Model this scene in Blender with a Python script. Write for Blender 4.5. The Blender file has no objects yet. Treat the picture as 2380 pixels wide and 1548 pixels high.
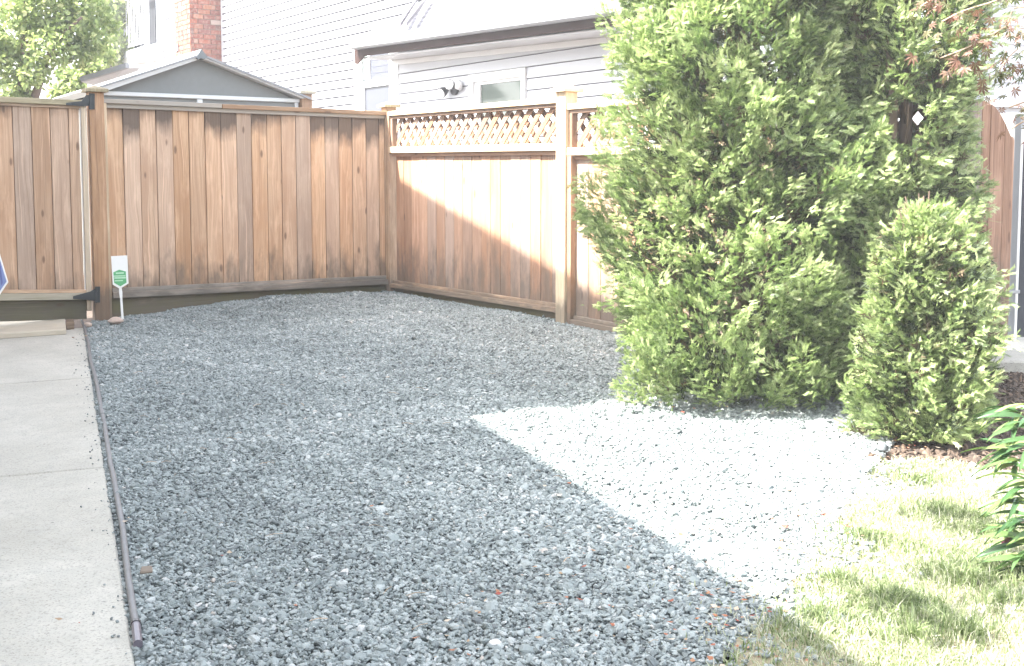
import bpy, math, random
import numpy as np
from mathutils import Vector, Matrix
random.seed(4); rng = np.random.default_rng(4)
sc = bpy.context.scene
col = sc.collection
R_ = math.radians
# ------------------------------------------------------------------ camera, sky, sun, exposure
FP, Y0, YH = 2750.0, 640.0, 410.0          # focal length and principal row in units of a 2380 px wide picture
CAM = Vector((0, 0, 1.27)); PITCH = math.atan((Y0 - YH) / FP)
cd = bpy.data.cameras.new('camera'); cam = bpy.data.objects.new('camera', cd); col.objects.link(cam)
cam.location = CAM; cam.rotation_euler = (math.pi / 2 - PITCH, 0, 0)
cd.sensor_fit = 'HORIZONTAL'; cd.sensor_width = 36; cd.lens = 36 * FP / 2380; cd.shift_y = -(774 - Y0) / 2380
cd.clip_start = .05; cd.clip_end = 1000
sc.camera = cam
SUN_EL = R_(49.5); SUN_AZ = R_(16)
SUN = Vector((-math.cos(SUN_EL) * math.cos(SUN_AZ), -math.cos(SUN_EL) * math.sin(SUN_AZ), math.sin(SUN_EL)))      # direction towards the sun (from the left)
w = bpy.data.worlds.new('World'); sc.world = w; w.use_nodes = True
nt = w.node_tree; bg = nt.nodes['Background']
sky = nt.nodes.new('ShaderNodeTexSky'); sky.sky_type = 'NISHITA'; sky.sun_disc = False
sky.sun_elevation = SUN_EL; sky.sun_rotation = R_(254); sky.air_density = 1.0; sky.dust_density = 3.0; sky.ozone_density = .6
hsv = nt.nodes.new('ShaderNodeHueSaturation'); hsv.inputs['Saturation'].default_value = .38; nt.links.new(sky.outputs[0], hsv.inputs['Color']); nt.links.new(hsv.outputs[0], bg.inputs[0]); bg.inputs[1].default_value = .15
sl = bpy.data.lights.new('sun', 'SUN'); sl.energy = 3.9; sl.angle = R_(.55); sl.color = (1, .955, .89)
so = bpy.data.objects.new('sun', sl); col.objects.link(so); so.rotation_euler = (-SUN).to_track_quat('-Z', 'Y').to_euler()
so.location = (-8, 0, 12)
vs = sc.view_settings; vs.view_transform = 'Standard'; vs.look = 'None'; vs.gamma = 1; vs.use_curve_mapping = False
vs.exposure = 2.9
sc.render.engine = 'CYCLES'
sc.cycles.max_bounces = 8; sc.cycles.diffuse_bounces = 4

# ------------------------------------------------------------------ measuring helpers
def ray(px, py):
    x = (px - 1190) / FP; y = (Y0 - py) / FP
    c, s = math.cos(PITCH), math.sin(PITCH)
    return Vector((x, c + y * s, -s + y * c))
def hit(px, py, Q, n):                                    # meets the plane through Q with normal n
    d = ray(px, py); n = Vector(n); return CAM + d * ((Vector(Q) - CAM).dot(n) / d.dot(n))
def G0(x, y):                                             # lie of the land
    return .0325 * min(max(x, -8), 8) + .0248 * min(max(y, -4), 16)
def ground(px, py):
    d = ray(px, py); t = 5.0
    for _ in range(30):
        p = CAM + d * t; t = (G0(p.x, p.y) - CAM.z) / d.z
    return CAM + d * t
def at(px, py, Y):
    d = ray(px, py); return CAM + d * (Y / d.y)

# ------------------------------------------------------------------ materials
def mat(name):
    m = bpy.data.materials.new(name); m.use_nodes = True
    t = m.node_tree; b = t.nodes['Principled BSDF']; b.inputs['Roughness'].default_value = .8
    return m, t, b
def N(t, kind, **k):
    n = t.nodes.new(kind)
    for a, v in k.items():
        if a.startswith('i_'): n.inputs[a[2:].replace('_', ' ')].default_value = v
        else: setattr(n, a, v)
    return n
def ramp(t, fac, stops):
    r = t.nodes.new('ShaderNodeValToRGB'); e = r.color_ramp.elements
    while len(e) < len(stops): e.new(.5)
    for el, (p, c) in zip(e, stops): el.position = p; el.color = (*c, 1) if len(c) == 3 else c
    t.links.new(fac, r.inputs[0]); return r.outputs[0]
def mixc(t, fac, a, b, mode='MIX'):
    m = t.nodes.new('ShaderNodeMix'); m.data_type = 'RGBA'; m.blend_type = mode
    for sock, v in ((m.inputs[0], fac), (m.inputs[6], a), (m.inputs[7], b)):
        if isinstance(v, (int, float)): sock.default_value = v
        elif isinstance(v, tuple): sock.default_value = (*v, 1)
        else: t.links.new(v, sock)
    return m.outputs[2]
def mth(t, op, a, b=None, clamp=False):
    m = t.nodes.new('ShaderNodeMath'); m.operation = op; m.use_clamp = clamp
    for i, v in enumerate((a, b)):
        if v is None: continue
        if isinstance(v, (int, float)): m.inputs[i].default_value = v
        else: t.links.new(v, m.inputs[i])
    return m.outputs[0]
def mapped(t, vec, scale, loc=None):
    m = t.nodes.new('ShaderNodeMapping'); t.links.new(vec, m.inputs[0]); m.inputs['Scale'].default_value = scale
    if loc is not None: t.links.new(loc, m.inputs['Location'])
    return m.outputs[0]
def noise(t, vec, scale, detail=3, rough=.55):
    n = N(t, 'ShaderNodeTexNoise'); n.inputs['Scale'].default_value = scale; n.inputs['Detail'].default_value = detail
    n.inputs['Roughness'].default_value = rough; t.links.new(vec, n.inputs['Vector']); return n.outputs[0]
def bump(t, b, h, strength=.3, dist=.01):
    n = N(t, 'ShaderNodeBump'); n.inputs['Strength'].default_value = strength; n.inputs['Distance'].default_value = dist
    t.links.new(h, n.inputs['Height']); t.links.new(n.outputs[0], b.inputs['Normal'])

def wood(name, light, dark, grey, top=None, mossy=0.0, grey_amt=.5, low=0.25):
    m, t, b = mat(name); L = t.links
    at_ = N(t, 'ShaderNodeAttribute', attribute_name='gc'); oi = N(t, 'ShaderNodeObjectInfo')
    rnd = oi.outputs['Random']
    off = N(t, 'ShaderNodeCombineXYZ'); L.new(mth(t, 'MULTIPLY', rnd, 37.0), off.inputs[0]); L.new(mth(t, 'MULTIPLY', rnd, 91.0), off.inputs[1])
    v = N(t, 'ShaderNodeVectorMath', operation='ADD'); L.new(at_.outputs['Vector'], v.inputs[0]); L.new(off.outputs[0], v.inputs[1]); v = v.outputs[0]
    warp = noise(t, mapped(t, v, (1.2, 5, 5)), 1.0, 2)
    wv = N(t, 'ShaderNodeVectorMath', operation='ADD'); L.new(v, wv.inputs[0])
    cw = N(t, 'ShaderNodeCombineXYZ'); L.new(mth(t, 'MULTIPLY', warp, .10), cw.inputs[1]); L.new(cw.outputs[0], wv.inputs[1]); wv = wv.outputs[0]
    grain = noise(t, mapped(t, wv, (1.4, 60, 60)), 1.0, 4, .6)
    blot = noise(t, mapped(t, v, (1.3, 7, 7)), 1.0, 3, .6)
    fine = noise(t, mapped(t, v, (5, 160, 160)), 1.0, 2)
    c = mixc(t, ramp(t, grain, [(.3, (0, 0, 0)), (.72, (1, 1, 1))]), dark, light)
    c = mixc(t, ramp(t, blot, [(.42, (0, 0, 0)), (.66, (.75, .75, .75))]), c, tuple(x * y for x, y in zip(dark, (1.0, .95, .9))))
    blot2 = noise(t, mapped(t, v, (2.6, 13, 13), None), 1.0, 4, .65)
    c = mixc(t, ramp(t, blot2, [(.50, (0, 0, 0)), (.72, (.55, .55, .55))]), c, tuple(min(1, x * 1.22 + .04) for x in light))
    # per board tone: some greyer, some redder
    r2 = mth(t, 'FRACT', mth(t, 'MULTIPLY', rnd, 7.31)); r3 = mth(t, 'FRACT', mth(t, 'MULTIPLY', rnd, 13.7))
    gfac = mth(t, 'MULTIPLY', mth(t, 'MULTIPLY', ramp(t, r2, [(.45, (0, 0, 0)), (.8, (1, 1, 1))]), grey_amt), mth(t, 'ADD', blot, .35), True)
    c = mixc(t, gfac, c, grey)
    hs = N(t, 'ShaderNodeHueSaturation'); L.new(c, hs.inputs['Color'])
    L.new(mth(t, 'ADD', mth(t, 'MULTIPLY', r3, .36), .82), hs.inputs['Value'])
    L.new(mth(t, 'ADD', mth(t, 'MULTIPLY', r2, -.3), 1.1), hs.inputs['Saturation']); c = hs.outputs[0]
    stk = noise(t, mapped(t, wv, (.8, 120, 120)), 1.0, 2, .5)
    c = mixc(t, ramp(t, stk, [(.62, (0, 0, 0)), (.72, (.6, .6, .6))]), c, tuple(min(1, x * 1.35 + .05) for x in light))
    c = mixc(t, ramp(t, stk, [(.28, (.6, .6, .6)), (.38, (0, 0, 0))]), c, tuple(x * .55 for x in dark))
    # knots
    vo = N(t, 'ShaderNodeTexVoronoi'); vo.inputs['Scale'].default_value = 1.0; L.new(mapped(t, v, (2.9, 8.0, 1.0)), vo.inputs['Vector'])
    kn = ramp(t, vo.outputs['Distance'], [(0, (1, 1, 1)), (.075, (.8, .8, .8)), (.12, (0, 0, 0))])
    keep = N(t, 'ShaderNodeSeparateColor'); L.new(vo.outputs['Color'], keep.inputs[0])
    kf = mth(t, 'MULTIPLY', kn, mth(t, 'GREATER_THAN', keep.outputs[0], .30))
    c = mixc(t, mth(t, 'MULTIPLY', kf, .75), c, (.09, .05, .035))
    tc = N(t, 'ShaderNodeTexCoord'); sp = N(t, 'ShaderNodeSeparateXYZ'); L.new(tc.outputs['Object'], sp.inputs[0]); z = sp.outputs[2]
    st = noise(t, mapped(t, v, (3.0, 9, 9)), 1.0, 4, .65)
    if top is not None:     # rain stains that run down from under the top rail, each board its own length
        a = mth(t, 'SUBTRACT', z, top); a = mth(t, 'ADD', mth(t, 'MULTIPLY', a, 3.2), mth(t, 'ADD', mth(t, 'MULTIPLY', st, .9), mth(t, 'MULTIPLY', mth(t, 'SUBTRACT', r3, .80), 1.25)))
        c = mixc(t, ramp(t, a, [(.40, (0, 0, 0)), (.82, (.85, .85, .85))]), c, (.075, .06, .05))
    if low:
        a = mth(t, 'MULTIPLY', z, -1.0 / max(low, .05)); a = mth(t, 'ADD', a, mth(t, 'MULTIPLY', st, 1.9))
        c = mixc(t, ramp(t, a, [(.2, (0, 0, 0)), (.75, (.7, .7, .7))]), c, (.10, .09, .075))
    if mossy:
        c = mixc(t, mth(t, 'MULTIPLY', ramp(t, st, [(.35, (0, 0, 0)), (.65, (1, 1, 1))]), mossy), c, (.13, .14, .055))
    L.new(c, b.inputs['Base Color']); b.inputs['Roughness'].default_value = .75; b.inputs['Specular IOR Level'].default_value = .25
    bump(t, b, mth(t, 'ADD', grain, mth(t, 'MULTIPLY', fine, .6)), .35, .004)
    return m
CED_L, CED_D, CED_G = (.59, .415, .28), (.42, .27, .175), (.36, .285, .225)
M = {}
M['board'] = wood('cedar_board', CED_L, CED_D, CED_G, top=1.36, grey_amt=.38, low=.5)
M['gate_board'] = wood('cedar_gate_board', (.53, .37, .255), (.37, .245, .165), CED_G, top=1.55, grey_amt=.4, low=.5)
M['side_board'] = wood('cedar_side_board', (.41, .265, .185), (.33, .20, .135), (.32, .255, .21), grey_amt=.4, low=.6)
M['rail'] = wood('cedar_rail', (.42, .30, .20), (.27, .18, .12), (.33, .31, .27), grey_amt=1.0, low=.3)
M['post'] = wood('cedar_post', (.42, .28, .18), (.27, .17, .11), (.33, .29, .24), grey_amt=.7, low=.3)
M['trim'] = wood('pale_cedar_trim', (.66, .54, .38), (.52, .40, .27), (.42, .37, .3), grey_amt=.5, low=.3)
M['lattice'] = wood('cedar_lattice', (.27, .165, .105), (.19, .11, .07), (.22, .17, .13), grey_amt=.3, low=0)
M['kick'] = wood('mossy_kickboard', (.33, .25, .165), (.21, .155, .10), (.24, .21, .15), mossy=.55, low=.3)
M['wetkick'] = wood('dark_kickboard', (.16, .14, .105), (.10, .09, .07), (.14, .14, .115), mossy=.3, low=.3)
M['capwood'] = wood('weathered_cap', (.40, .35, .24), (.28, .24, .17), (.38, .36, .3), mossy=.25, low=0)
M['plank'] = wood('pale_plank', (.50, .44, .33), (.38, .33, .25), (.45, .42, .36), grey_amt=.6, low=0)
M['old_board'] = wood('old_fence_board', (.37, .235, .16), (.20, .115, .08), (.27, .23, .20), grey_amt=.7, low=.9)

def plain(name, c, rough=.6, metal=0, var=.12, scale=8, bmp=0, spec=.5):
    m, t, b = mat(name); tc = N(t, 'ShaderNodeTexCoord')
    n = noise(t, tc.outputs['Object'], scale, 4)
    cc = mixc(t, n, tuple(x * (1 - var) for x in c), tuple(min(1, x * (1 + var)) for x in c))
    t.links.new(cc, b.inputs['Base Color']); b.inputs['Roughness'].default_value = rough; b.inputs['Metallic'].default_value = metal
    b.inputs['Specular IOR Level'].default_value = spec
    if bmp: bump(t, b, noise(t, tc.outputs['Object'], scale * 8, 3), bmp, .003)
    return m
M['siding'] = plain('white_vinyl', (.40, .405, .435), .5, var=.03, scale=3)
M['siding2'] = plain('house_vinyl', (.45, .46, .49), .5, var=.04, scale=3)
M['lap_shade'] = plain('lap_shade', (.10, .10, .12), .9)  # dark backing that paints the shadow lines under the siding laps
M['white'] = plain('white_paint', (.66, .66, .66), .4, var=.03)
M['gutter'] = plain('weathered_gutter', (.23, .24, .255), .45, var=.25, scale=14)
M['deckback'] = plain('dark_sheet', (.045, .048, .055), .9, spec=.1)  # painted shade behind the deck balusters, also the plain panel at right
M['fascia'] = plain('brown_fascia', (.040, .024, .021), .9, var=.15, spec=.05)
M['soffit'] = plain('soffit', (.42, .42, .43), .6)
M['shingle'] = plain('grey_shingle', (.19, .185, .205), .9, var=.25, scale=30, bmp=.5)
M['shed'] = plain('grey_resin', (.17, .185, .185), .6, var=.08, scale=20, bmp=.15)
M['shedtrim'] = plain('pale_resin_trim', (.55, .585, .60), .35, var=.05)
M['sheddark'] = plain('dark_resin_cap', (.13, .15, .16), .4, var=.1)
M['iron'] = plain('black_iron', (.035, .04, .042), .55, var=.2, scale=30)
M['black'] = plain('black_plastic', (.03, .03, .034), .35, var=.2)
M['greenglass'] = plain('dark_green_glass', (.07, .095, .08), .08, var=.25, scale=2, spec=.8)
M['blueglass'] = plain('grey_blue_glass', (.055, .06, .075), .3, var=.1, scale=2, spec=.3)
M['signwhite'] = plain('sign_white', (.85, .86, .85), .4, var=.01)
M['signgreen'] = plain('sign_green', (.12, .42, .19), .5, var=.12, scale=60)
M['signpale'] = plain('sign_pale_green', (.50, .75, .55), .5, var=.08, scale=90)
M['signblue'] = plain('sign_blue', (.22, .28, .52), .4, var=.1, scale=20)
M['paneblue'] = plain('pane_reflection', (.075, .08, .10), .7, spec=.1)
M['hose'] = plain('dusty_pipe', (.15, .15, .152), .55, var=.35, scale=22, bmp=.2)
M['rock'] = plain('pink_rock', (.50, .40, .34), .8, var=.2, scale=25, bmp=.4)
M['bark'] = plain('bark', (.13, .09, .065), .9, var=.4, scale=30, bmp=.6)
M['twig'] = plain('pale_twig', (.36, .27, .19), .8, var=.3, scale=30)
M['stucco'] = plain('beige_siding', (.52, .48, .42), .8, var=.06, scale=3)
M['pillar'] = plain('grey_metal_post', (.24, .25, .255), .5, var=.1)
M['berry'] = plain('dark_berry', (.08, .02, .03), .3, var=.3, scale=40)
M['mortar'] = plain('mortar', (.17, .14, .12), .9, var=.2, scale=40, bmp=.4)
# brick: tone by object
m, t, b = mat('red_brick'); oi = N(t, 'ShaderNodeObjectInfo'); tc = N(t, 'ShaderNodeTexCoord')
c = ramp(t, oi.outputs['Random'], [(0, (.12, .022, .010)), (.35, (.21, .050, .018)), (.6, (.14, .027, .012)), (.8, (.24, .085, .035)), (.88, (.30, .25, .22)), (.91, (.06, .04, .035)), (1, (.20, .06, .035))])
c = mixc(t, ramp(t, noise(t, tc.outputs['Object'], 22, 4), [(.45, (0, 0, 0)), (.75, (.6, .6, .6))]), c, (.30, .22, .19))
t.links.new(c, b.inputs['Base Color']); bump(t, b, noise(t, tc.outputs['Object'], 60, 3), .5, .004); M['brick'] = m
# concrete
m, t, b = mat('concrete'); tc = N(t, 'ShaderNodeTexCoord'); o = tc.outputs['Object']
n1 = noise(t, o, 1.6, 5, .6); n2 = noise(t, o, 120, 3, .7); n3 = noise(t, o, 14, 4, .6)
c = mixc(t, ramp(t, n1, [(.3, (0, 0, 0)), (.7, (1, 1, 1))]), (.355, .34, .295), (.475, .46, .41))
c = mixc(t, ramp(t, n3, [(.4, (0, 0, 0)), (.8, (.5, .5, .5))]), c, (.30, .30, .27))
c = mixc(t, ramp(t, n2, [(.52, (0, 0, 0)), (.68, (.75, .75, .75))]), c, (.18, .175, .16))
vo = N(t, 'ShaderNodeTexVoronoi'); vo.inputs['Scale'].default_value = 9; t.links.new(o, vo.inputs['Vector'])
c = mixc(t, ramp(t, vo.outputs['Distance'], [(0, (.9, .9, .9)), (.05, (.5, .5, .5)), (.07, (0, 0, 0))]), c, (.10, .10, .10))
t.links.new(c, b.inputs['Base Color']); b.inputs['Roughness'].default_value = .9; bump(t, b, n2, .5, .004); M['concrete'] = m
# gravel stones
m, t, b = mat('gravel_stone'); a = N(t, 'ShaderNodeAttribute', attribute_name='tint', attribute_type='INSTANCER')
tc = N(t, 'ShaderNodeTexCoord')
c = ramp(t, a.outputs['Fac'], [(0, (.075, .085, .085)), (.3, (.165, .195, .19)), (.7, (.295, .33, .322)), (.93, (.42, .44, .43)), (.965, (.42, .37, .32)), (1, (.55, .54, .52))])
c = mixc(t, mth(t, 'MULTIPLY', noise(t, tc.outputs['Object'], 3.0, 3), .5), c, (.16, .18, .19))
t.links.new(c, b.inputs['Base Color']); b.inputs['Roughness'].default_value = .62; b.inputs['Specular IOR Level'].default_value = .4; M['stone'] = m
m, t, b = mat('gravel_dust'); tc = N(t, 'ShaderNodeTexCoord'); o = tc.outputs['Object']
vo = N(t, 'ShaderNodeTexVoronoi'); vo.inputs['Scale'].default_value = 60; t.links.new(o, vo.inputs['Vector'])
c = mixc(t, noise(t, o, 40, 4), (.05, .055, .055), (.15, .16, .16)); t.links.new(c, b.inputs['Base Color']); b.inputs['Roughness'].default_value = .95
bump(t, b, vo.outputs['Distance'], .8, .01); M['gravelbase'] = m
m, t, b = mat('soil'); tc = N(t, 'ShaderNodeTexCoord'); o = tc.outputs['Object']
c = mixc(t, noise(t, o, 12, 5, .7), (.035, .026, .02), (.11, .08, .06)); t.links.new(c, b.inputs['Base Color']); b.inputs['Roughness'].default_value = .95
bump(t, b, noise(t, o, 45, 4), .8, .02); M['soil'] = m
m, t, b = mat('mulch_chip'); a = N(t, 'ShaderNodeAttribute', attribute_name='tint', attribute_type='INSTANCER')
c = ramp(t, a.outputs['Fac'], [(0, (.03, .022, .018)), (.6, (.10, .07, .05)), (.9, (.2, .13, .09)), (1, (.36, .30, .25))])
t.links.new(c, b.inputs['Base Color']); b.inputs['Roughness'].default_value = .9; M['chip'] = m
m, t, b = mat('lawn_soil'); tc = N(t, 'ShaderNodeTexCoord'); o = tc.outputs['Object']
c = mixc(t, noise(t, o, 7, 5, .7), (.15, .13, .08), (.38, .33, .23)); t.links.new(c, b.inputs['Base Color']); b.inputs['Roughness'].default_value = .95
bump(t, b, noise(t, o, 60, 4), .8, .02); M['lawnsoil'] = m

def leafmat(name, stops, transl=.35, rough=.5, obj=False):
    m, t, b = mat(name); L = t.links
    if obj: f = N(t, 'ShaderNodeObjectInfo').outputs['Random']
    else: f = N(t, 'ShaderNodeAttribute', attribute_name='tint').outputs['Fac']
    c = ramp(t, f, stops); L.new(c, b.inputs['Base Color']); b.inputs['Roughness'].default_value = rough; b.inputs['Specular IOR Level'].default_value = .35
    tr = N(t, 'ShaderNodeBsdfTranslucent'); hs = N(t, 'ShaderNodeHueSaturation'); hs.inputs['Value'].default_value = 1.5; hs.inputs['Saturation'].default_value = 1.15
    L.new(c, hs.inputs['Color']); L.new(hs.outputs[0], tr.inputs[0])
    mx = N(t, 'ShaderNodeMixShader'); mx.inputs[0].default_value = transl
    L.new(b.outputs[0], mx.inputs[1]); L.new(tr.outputs[0], mx.inputs[2]); L.new(mx.outputs[0], t.nodes['Material Output'].inputs[0])
    return m
M['thuja'] = leafmat('cedar_foliage', [(0, (.04, .07, .026)), (.33, (.12, .18, .062)), (.66, (.30, .37, .16)), (.97, (.50, .56, .33)), (1, (.30, .20, .11))], .36, .33)  # ramp widened: pale end paints sunlit tips, dark end shaded pockets
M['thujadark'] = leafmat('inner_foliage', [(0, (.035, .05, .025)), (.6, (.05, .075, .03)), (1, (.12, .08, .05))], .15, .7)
M['leaf'] = leafmat('tree_leaf', [(0, (.13, .18, .07)), (.6, (.26, .32, .13)), (1, (.44, .45, .24))], .45, .5)
M['grass'] = leafmat('grass_blade', [(0, (.09, .13, .055)), (.3, (.17, .22, .09)), (.55, (.31, .34, .21)), (.8, (.43, .43, .34)), (1, (.54, .52, .45))], .35, .6)
M['laurel'] = leafmat('long_leaf', [(0, (.035, .08, .03)), (.6, (.07, .13, .045)), (1, (.22, .28, .10))], .2, .25, True)
M['maple'] = leafmat('maple_leaf', [(0, (.06, .08, .03)), (.5, (.10, .10, .045)), (.65, (.14, .09, .06)), (1, (.17, .09, .07))], .25, .5, True)
M['litter'] = leafmat('fallen_leaf', [(0, (.24, .05, .04)), (.25, (.30, .13, .07)), (.6, (.30, .21, .13)), (1, (.5, .44, .36))], .2, .7)

# ------------------------------------------------------------------ mesh helpers
def link(o, parent=None):
    col.objects.link(o)
    if parent is not None: o.parent = parent
    return o
def thing(name, label, cat, loc, group=None):
    o = bpy.data.objects.new(name, None); o.empty_display_size = .2; col.objects.link(o); o.location = loc
    o['label'] = label; o['category'] = cat
    if group: o['group'] = group
    return o
def tag(o, label=None, cat=None, group=None, kind=None):
    for k, v in (('label', label), ('category', cat), ('group', group), ('kind', kind)):
        if v: o[k] = v
    return o
class MB:
    def __init__(s): s.v = []; s.f = []; s.g = []
    def add(s, vs_, fs, gc=None):
        b = len(s.v); s.v += [tuple(v) for v in vs_]; s.f += [tuple(i + b for i in f) for f in fs]
        s.g += gc if gc else [(v[2], v[0], v[1]) for v in vs_]
    def hexa(s, p, L=None, W=None, T=None):      # p: 8 corners, bottom ring 0-3 then top ring 4-7
        fs = [(0, 3, 2, 1), (4, 5, 6, 7), (0, 1, 5, 4), (1, 2, 6, 5), (2, 3, 7, 6), (3, 0, 4, 7)]
        s.add(p, fs, L)
    def beam(s, a, b_, W, T, w2=None):           # from a to b, W and T full width / thickness vectors (centred)
        a, b_, W, T = Vector(a), Vector(b_), Vector(W) / 2, Vector(T) / 2; l = (b_ - a).length
        W2 = W if w2 is None else Vector(w2) / 2
        p = [a - W - T, a + W - T, a + W + T, a - W + T, b_ - W2 - T, b_ + W2 - T, b_ + W2 + T, b_ - W2 + T]
        wl, tl = W.length, T.length
        g = [(0, -wl, -tl), (0, wl, -tl), (0, wl, tl), (0, -wl, tl), (l, -wl, -tl), (l, wl, -tl), (l, wl, tl), (l, -wl, tl)]
        s.hexa(p, g)
    def prism(s, pts, ext):                      # polygon extruded by a vector
        ext = Vector(ext); n = len(pts); pts = [Vector(p) for p in pts]
        s.add(pts + [p + ext for p in pts], [tuple(range(n))[::-1], tuple(range(n, 2 * n))] + [(i, (i + 1) % n, (i + 1) % n + n, i + n) for i in range(n)])
    def tube(s, pts, rad, n=8, cap=True):
        pts = [Vector(p) for p in pts]; b = len(s.v); up = Vector((0, 0, 1)); prev = None
        for i, p in enumerate(pts):
            d = (pts[min(i + 1, len(pts) - 1)] - pts[max(i - 1, 0)]).normalized()
            a = d.cross(up if abs(d.z) < .9 else Vector((1, 0, 0))) if prev is None else (prev - d * prev.dot(d))
            a.normalize(); prev = a; c = d.cross(a); r = rad[i] if isinstance(rad, (list, tuple)) else rad
            for k in range(n):
                q = 2 * math.pi * k / n; s.v.append(tuple(p + a * math.cos(q) * r + c * math.sin(q) * r)); s.g.append((i * .1, k * .02, 0))
        for i in range(len(pts) - 1):
            for k in range(n):
                k2 = (k + 1) % n; s.f.append((b + i * n + k, b + i * n + k2, b + (i + 1) * n + k2, b + (i + 1) * n + k))
        if cap:
            s.f.append(tuple(b + k for k in range(n))[::-1]); s.f.append(tuple(b + (len(pts) - 1) * n + k for k in range(n)))
    def build(s, name, m, parent=None, smooth=False, bevel=0, origin=None):
        me = bpy.data.meshes.new(name); o0 = Vector(origin) if origin is not None else (parent_origin(parent) if parent else Vector((0, 0, 0)))
        me.from_pydata([tuple(Vector(v) - o0) for v in s.v], [], s.f); me.materials.append(m)
        a = me.attributes.new('gc', 'FLOAT_VECTOR', 'POINT'); a.data.foreach_set('vector', np.array(s.g, 'f').ravel())
        if smooth: me.polygons.foreach_set('use_smooth', [True] * len(me.polygons))
        o = bpy.data.objects.new(name, me); link(o, parent)
        if not parent: o.location = o0
        if bevel:
            bv = o.modifiers.new('bevel', 'BEVEL'); bv.width = bevel; bv.segments = 1; bv.limit_method = 'ANGLE'
        return o
def parent_origin(p):
    o = Vector((0, 0, 0))
    while p is not None: o += p.location; p = p.parent
    return o
def np_mesh(name, V, F, mats, parent=None, tint=None, smooth=False, origin=(0, 0, 0)):
    V = np.asarray(V, 'f') - np.asarray(origin, 'f'); F = np.asarray(F, 'i'); k = F.shape[1]
    me = bpy.data.meshes.new(name); me.vertices.add(len(V)); me.vertices.foreach_set('co', V.ravel())
    me.loops.add(F.size); me.loops.foreach_set('vertex_index', F.ravel())
    me.polygons.add(len(F)); me.polygons.foreach_set('loop_start', np.arange(0, F.size, k, dtype='i')); me.update(calc_edges=True)
    me.materials.append(mats)
    if tint is not None:
        a = me.attributes.new('tint', 'FLOAT', 'POINT'); a.data.foreach_set('value', np.asarray(tint, 'f'))
    if smooth: me.polygons.foreach_set('use_smooth', np.ones(len(F), bool))
    o = bpy.data.objects.new(name, me); link(o, parent)
    if not parent: o.location = origin
    return o

# ------------------------------------------------------------------ plan of the yard
TL, TR = R_(57.9), R_(34.05)
C0 = Vector((-1.111, 10.757, 0))
dL = Vector((-math.sin(TL), -math.cos(TL), 0)); nL = Vector((math.cos(TL), -math.sin(TL), 0)); nL.normalize()     # back fence: runs left from the corner, faces the camera
dR = Vector((math.sin(TR), -math.cos(TR), 0)); nR = Vector((-math.cos(TR), -math.sin(TR), 0))                       # side fence: runs right / forward, faces left
C0L = C0.copy()
def sL(px, py=450): return (hit(px, py, C0, nL) - C0).dot(dL)
def sR(px, py=450): return (hit(px, py, C0, nR) - C0).dot(dR)
def zL(px, py): return hit(px, py, C0, nL).z
def zR(px, py): return hit(px, py, C0, nR).z
def PL(s, o, z): return Vector((C0.x + dL.x * s + nL.x * o, C0.y + dL.y * s + nL.y * o, z))
def PR(s, o, z): return Vector((C0.x + dR.x * s + nR.x * o, C0.y + dR.y * s + nR.y * o, z))
def G(x, y):
    z = G0(x, y)
    p = Vector((x, y, 0)) - C0; s = p.dot(dL); o = p.dot(nL)
    z += .055 * math.exp(-((s - 1.25) / .8) ** 2 - (o / .55) ** 2)
    return z

# ---- ground: one sheet to the horizon
def height_sheet(name, xs, ys, m, dz=0, kind='structure', mask=None, amp=0):
    V = [(x, y, G(x, y) + dz + (amp * math.sin(x * 3.1 + 1.3 * math.sin(y * 2.3)) * math.sin(y * 2.7 + x)) ) for y in ys for x in xs]
    n = len(xs); F = [(j * n + i, j * n + i + 1, (j + 1) * n + i + 1, (j + 1) * n + i) for j in range(len(ys) - 1) for i in range(n - 1)
                      if mask is None or mask((xs[i] + xs[i + 1]) / 2, (ys[j] + ys[j + 1]) / 2)]
    o = np_mesh(name, V, F, m, smooth=True); o['kind'] = kind; return o
gx = [-90, -60, -30, -15] + [(-8 + .5 * i) for i in range(33)] + [15, 30, 60, 90]
gy = [-60, -30, -12] + [(-4 + .5 * i) for i in range(41)] + [25, 40, 70, 120]
height_sheet('ground', gx, gy, M['soil'], dz=-.055)

def inpoly(P, poly):
    x, y = P[:, 0], P[:, 1]; c = np.zeros(len(P), bool); n = len(poly)
    for i in range(n):
        x1, y1 = poly[i]; x2, y2 = poly[(i + 1) % n]
        if y1 == y2: continue
        cond = ((y1 > y) != (y2 > y)) & (x < (x2 - x1) * (y - y1) / (y2 - y1) + x1); c ^= cond
    return c
pe0 = ground(196, 775); pe1 = ground(306, 1500); pd = (pe1 - pe0).normalized(); pd.z = 0; pd.normalize()
pn = Vector((-pd.y, pd.x, 0)) * -1
if pn.x > 0: pn = -pn                                      # points left, away from the gravel
EDGE = [(1560, 1750), (1600, 1640), (1650, 1555), (1710, 1480), (1790, 1412), (1870, 1320), (1930, 1230), (2000, 1130), (2035, 1075)]
edge = [ground(*p).xy for p in EDGE]
g_poly = [tuple((pe1 + pd * 1.6).xy), *[tuple(e) for e in edge], tuple(ground(2075, 1030).xy), tuple(ground(2110, 985).xy), tuple(ground(2150, 900).xy),
          tuple((C0 + dR * 5.6).xy), tuple(C0.xy), tuple((C0 + dL * 2.62).xy), tuple((pe0 - pd * .3).xy)]
l_poly = [tuple(e) for e in edge] + [tuple(ground(2100, 1062).xy), tuple(ground(2210, 1072).xy), tuple(ground(2330, 1092).xy), tuple(ground(2480, 1110).xy), tuple(ground(2900, 1150).xy), tuple(ground(3200, 1700).xy), tuple(ground(2000, 2100).xy)]
GP = np.array(g_poly); LP = np.array(l_poly)
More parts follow.
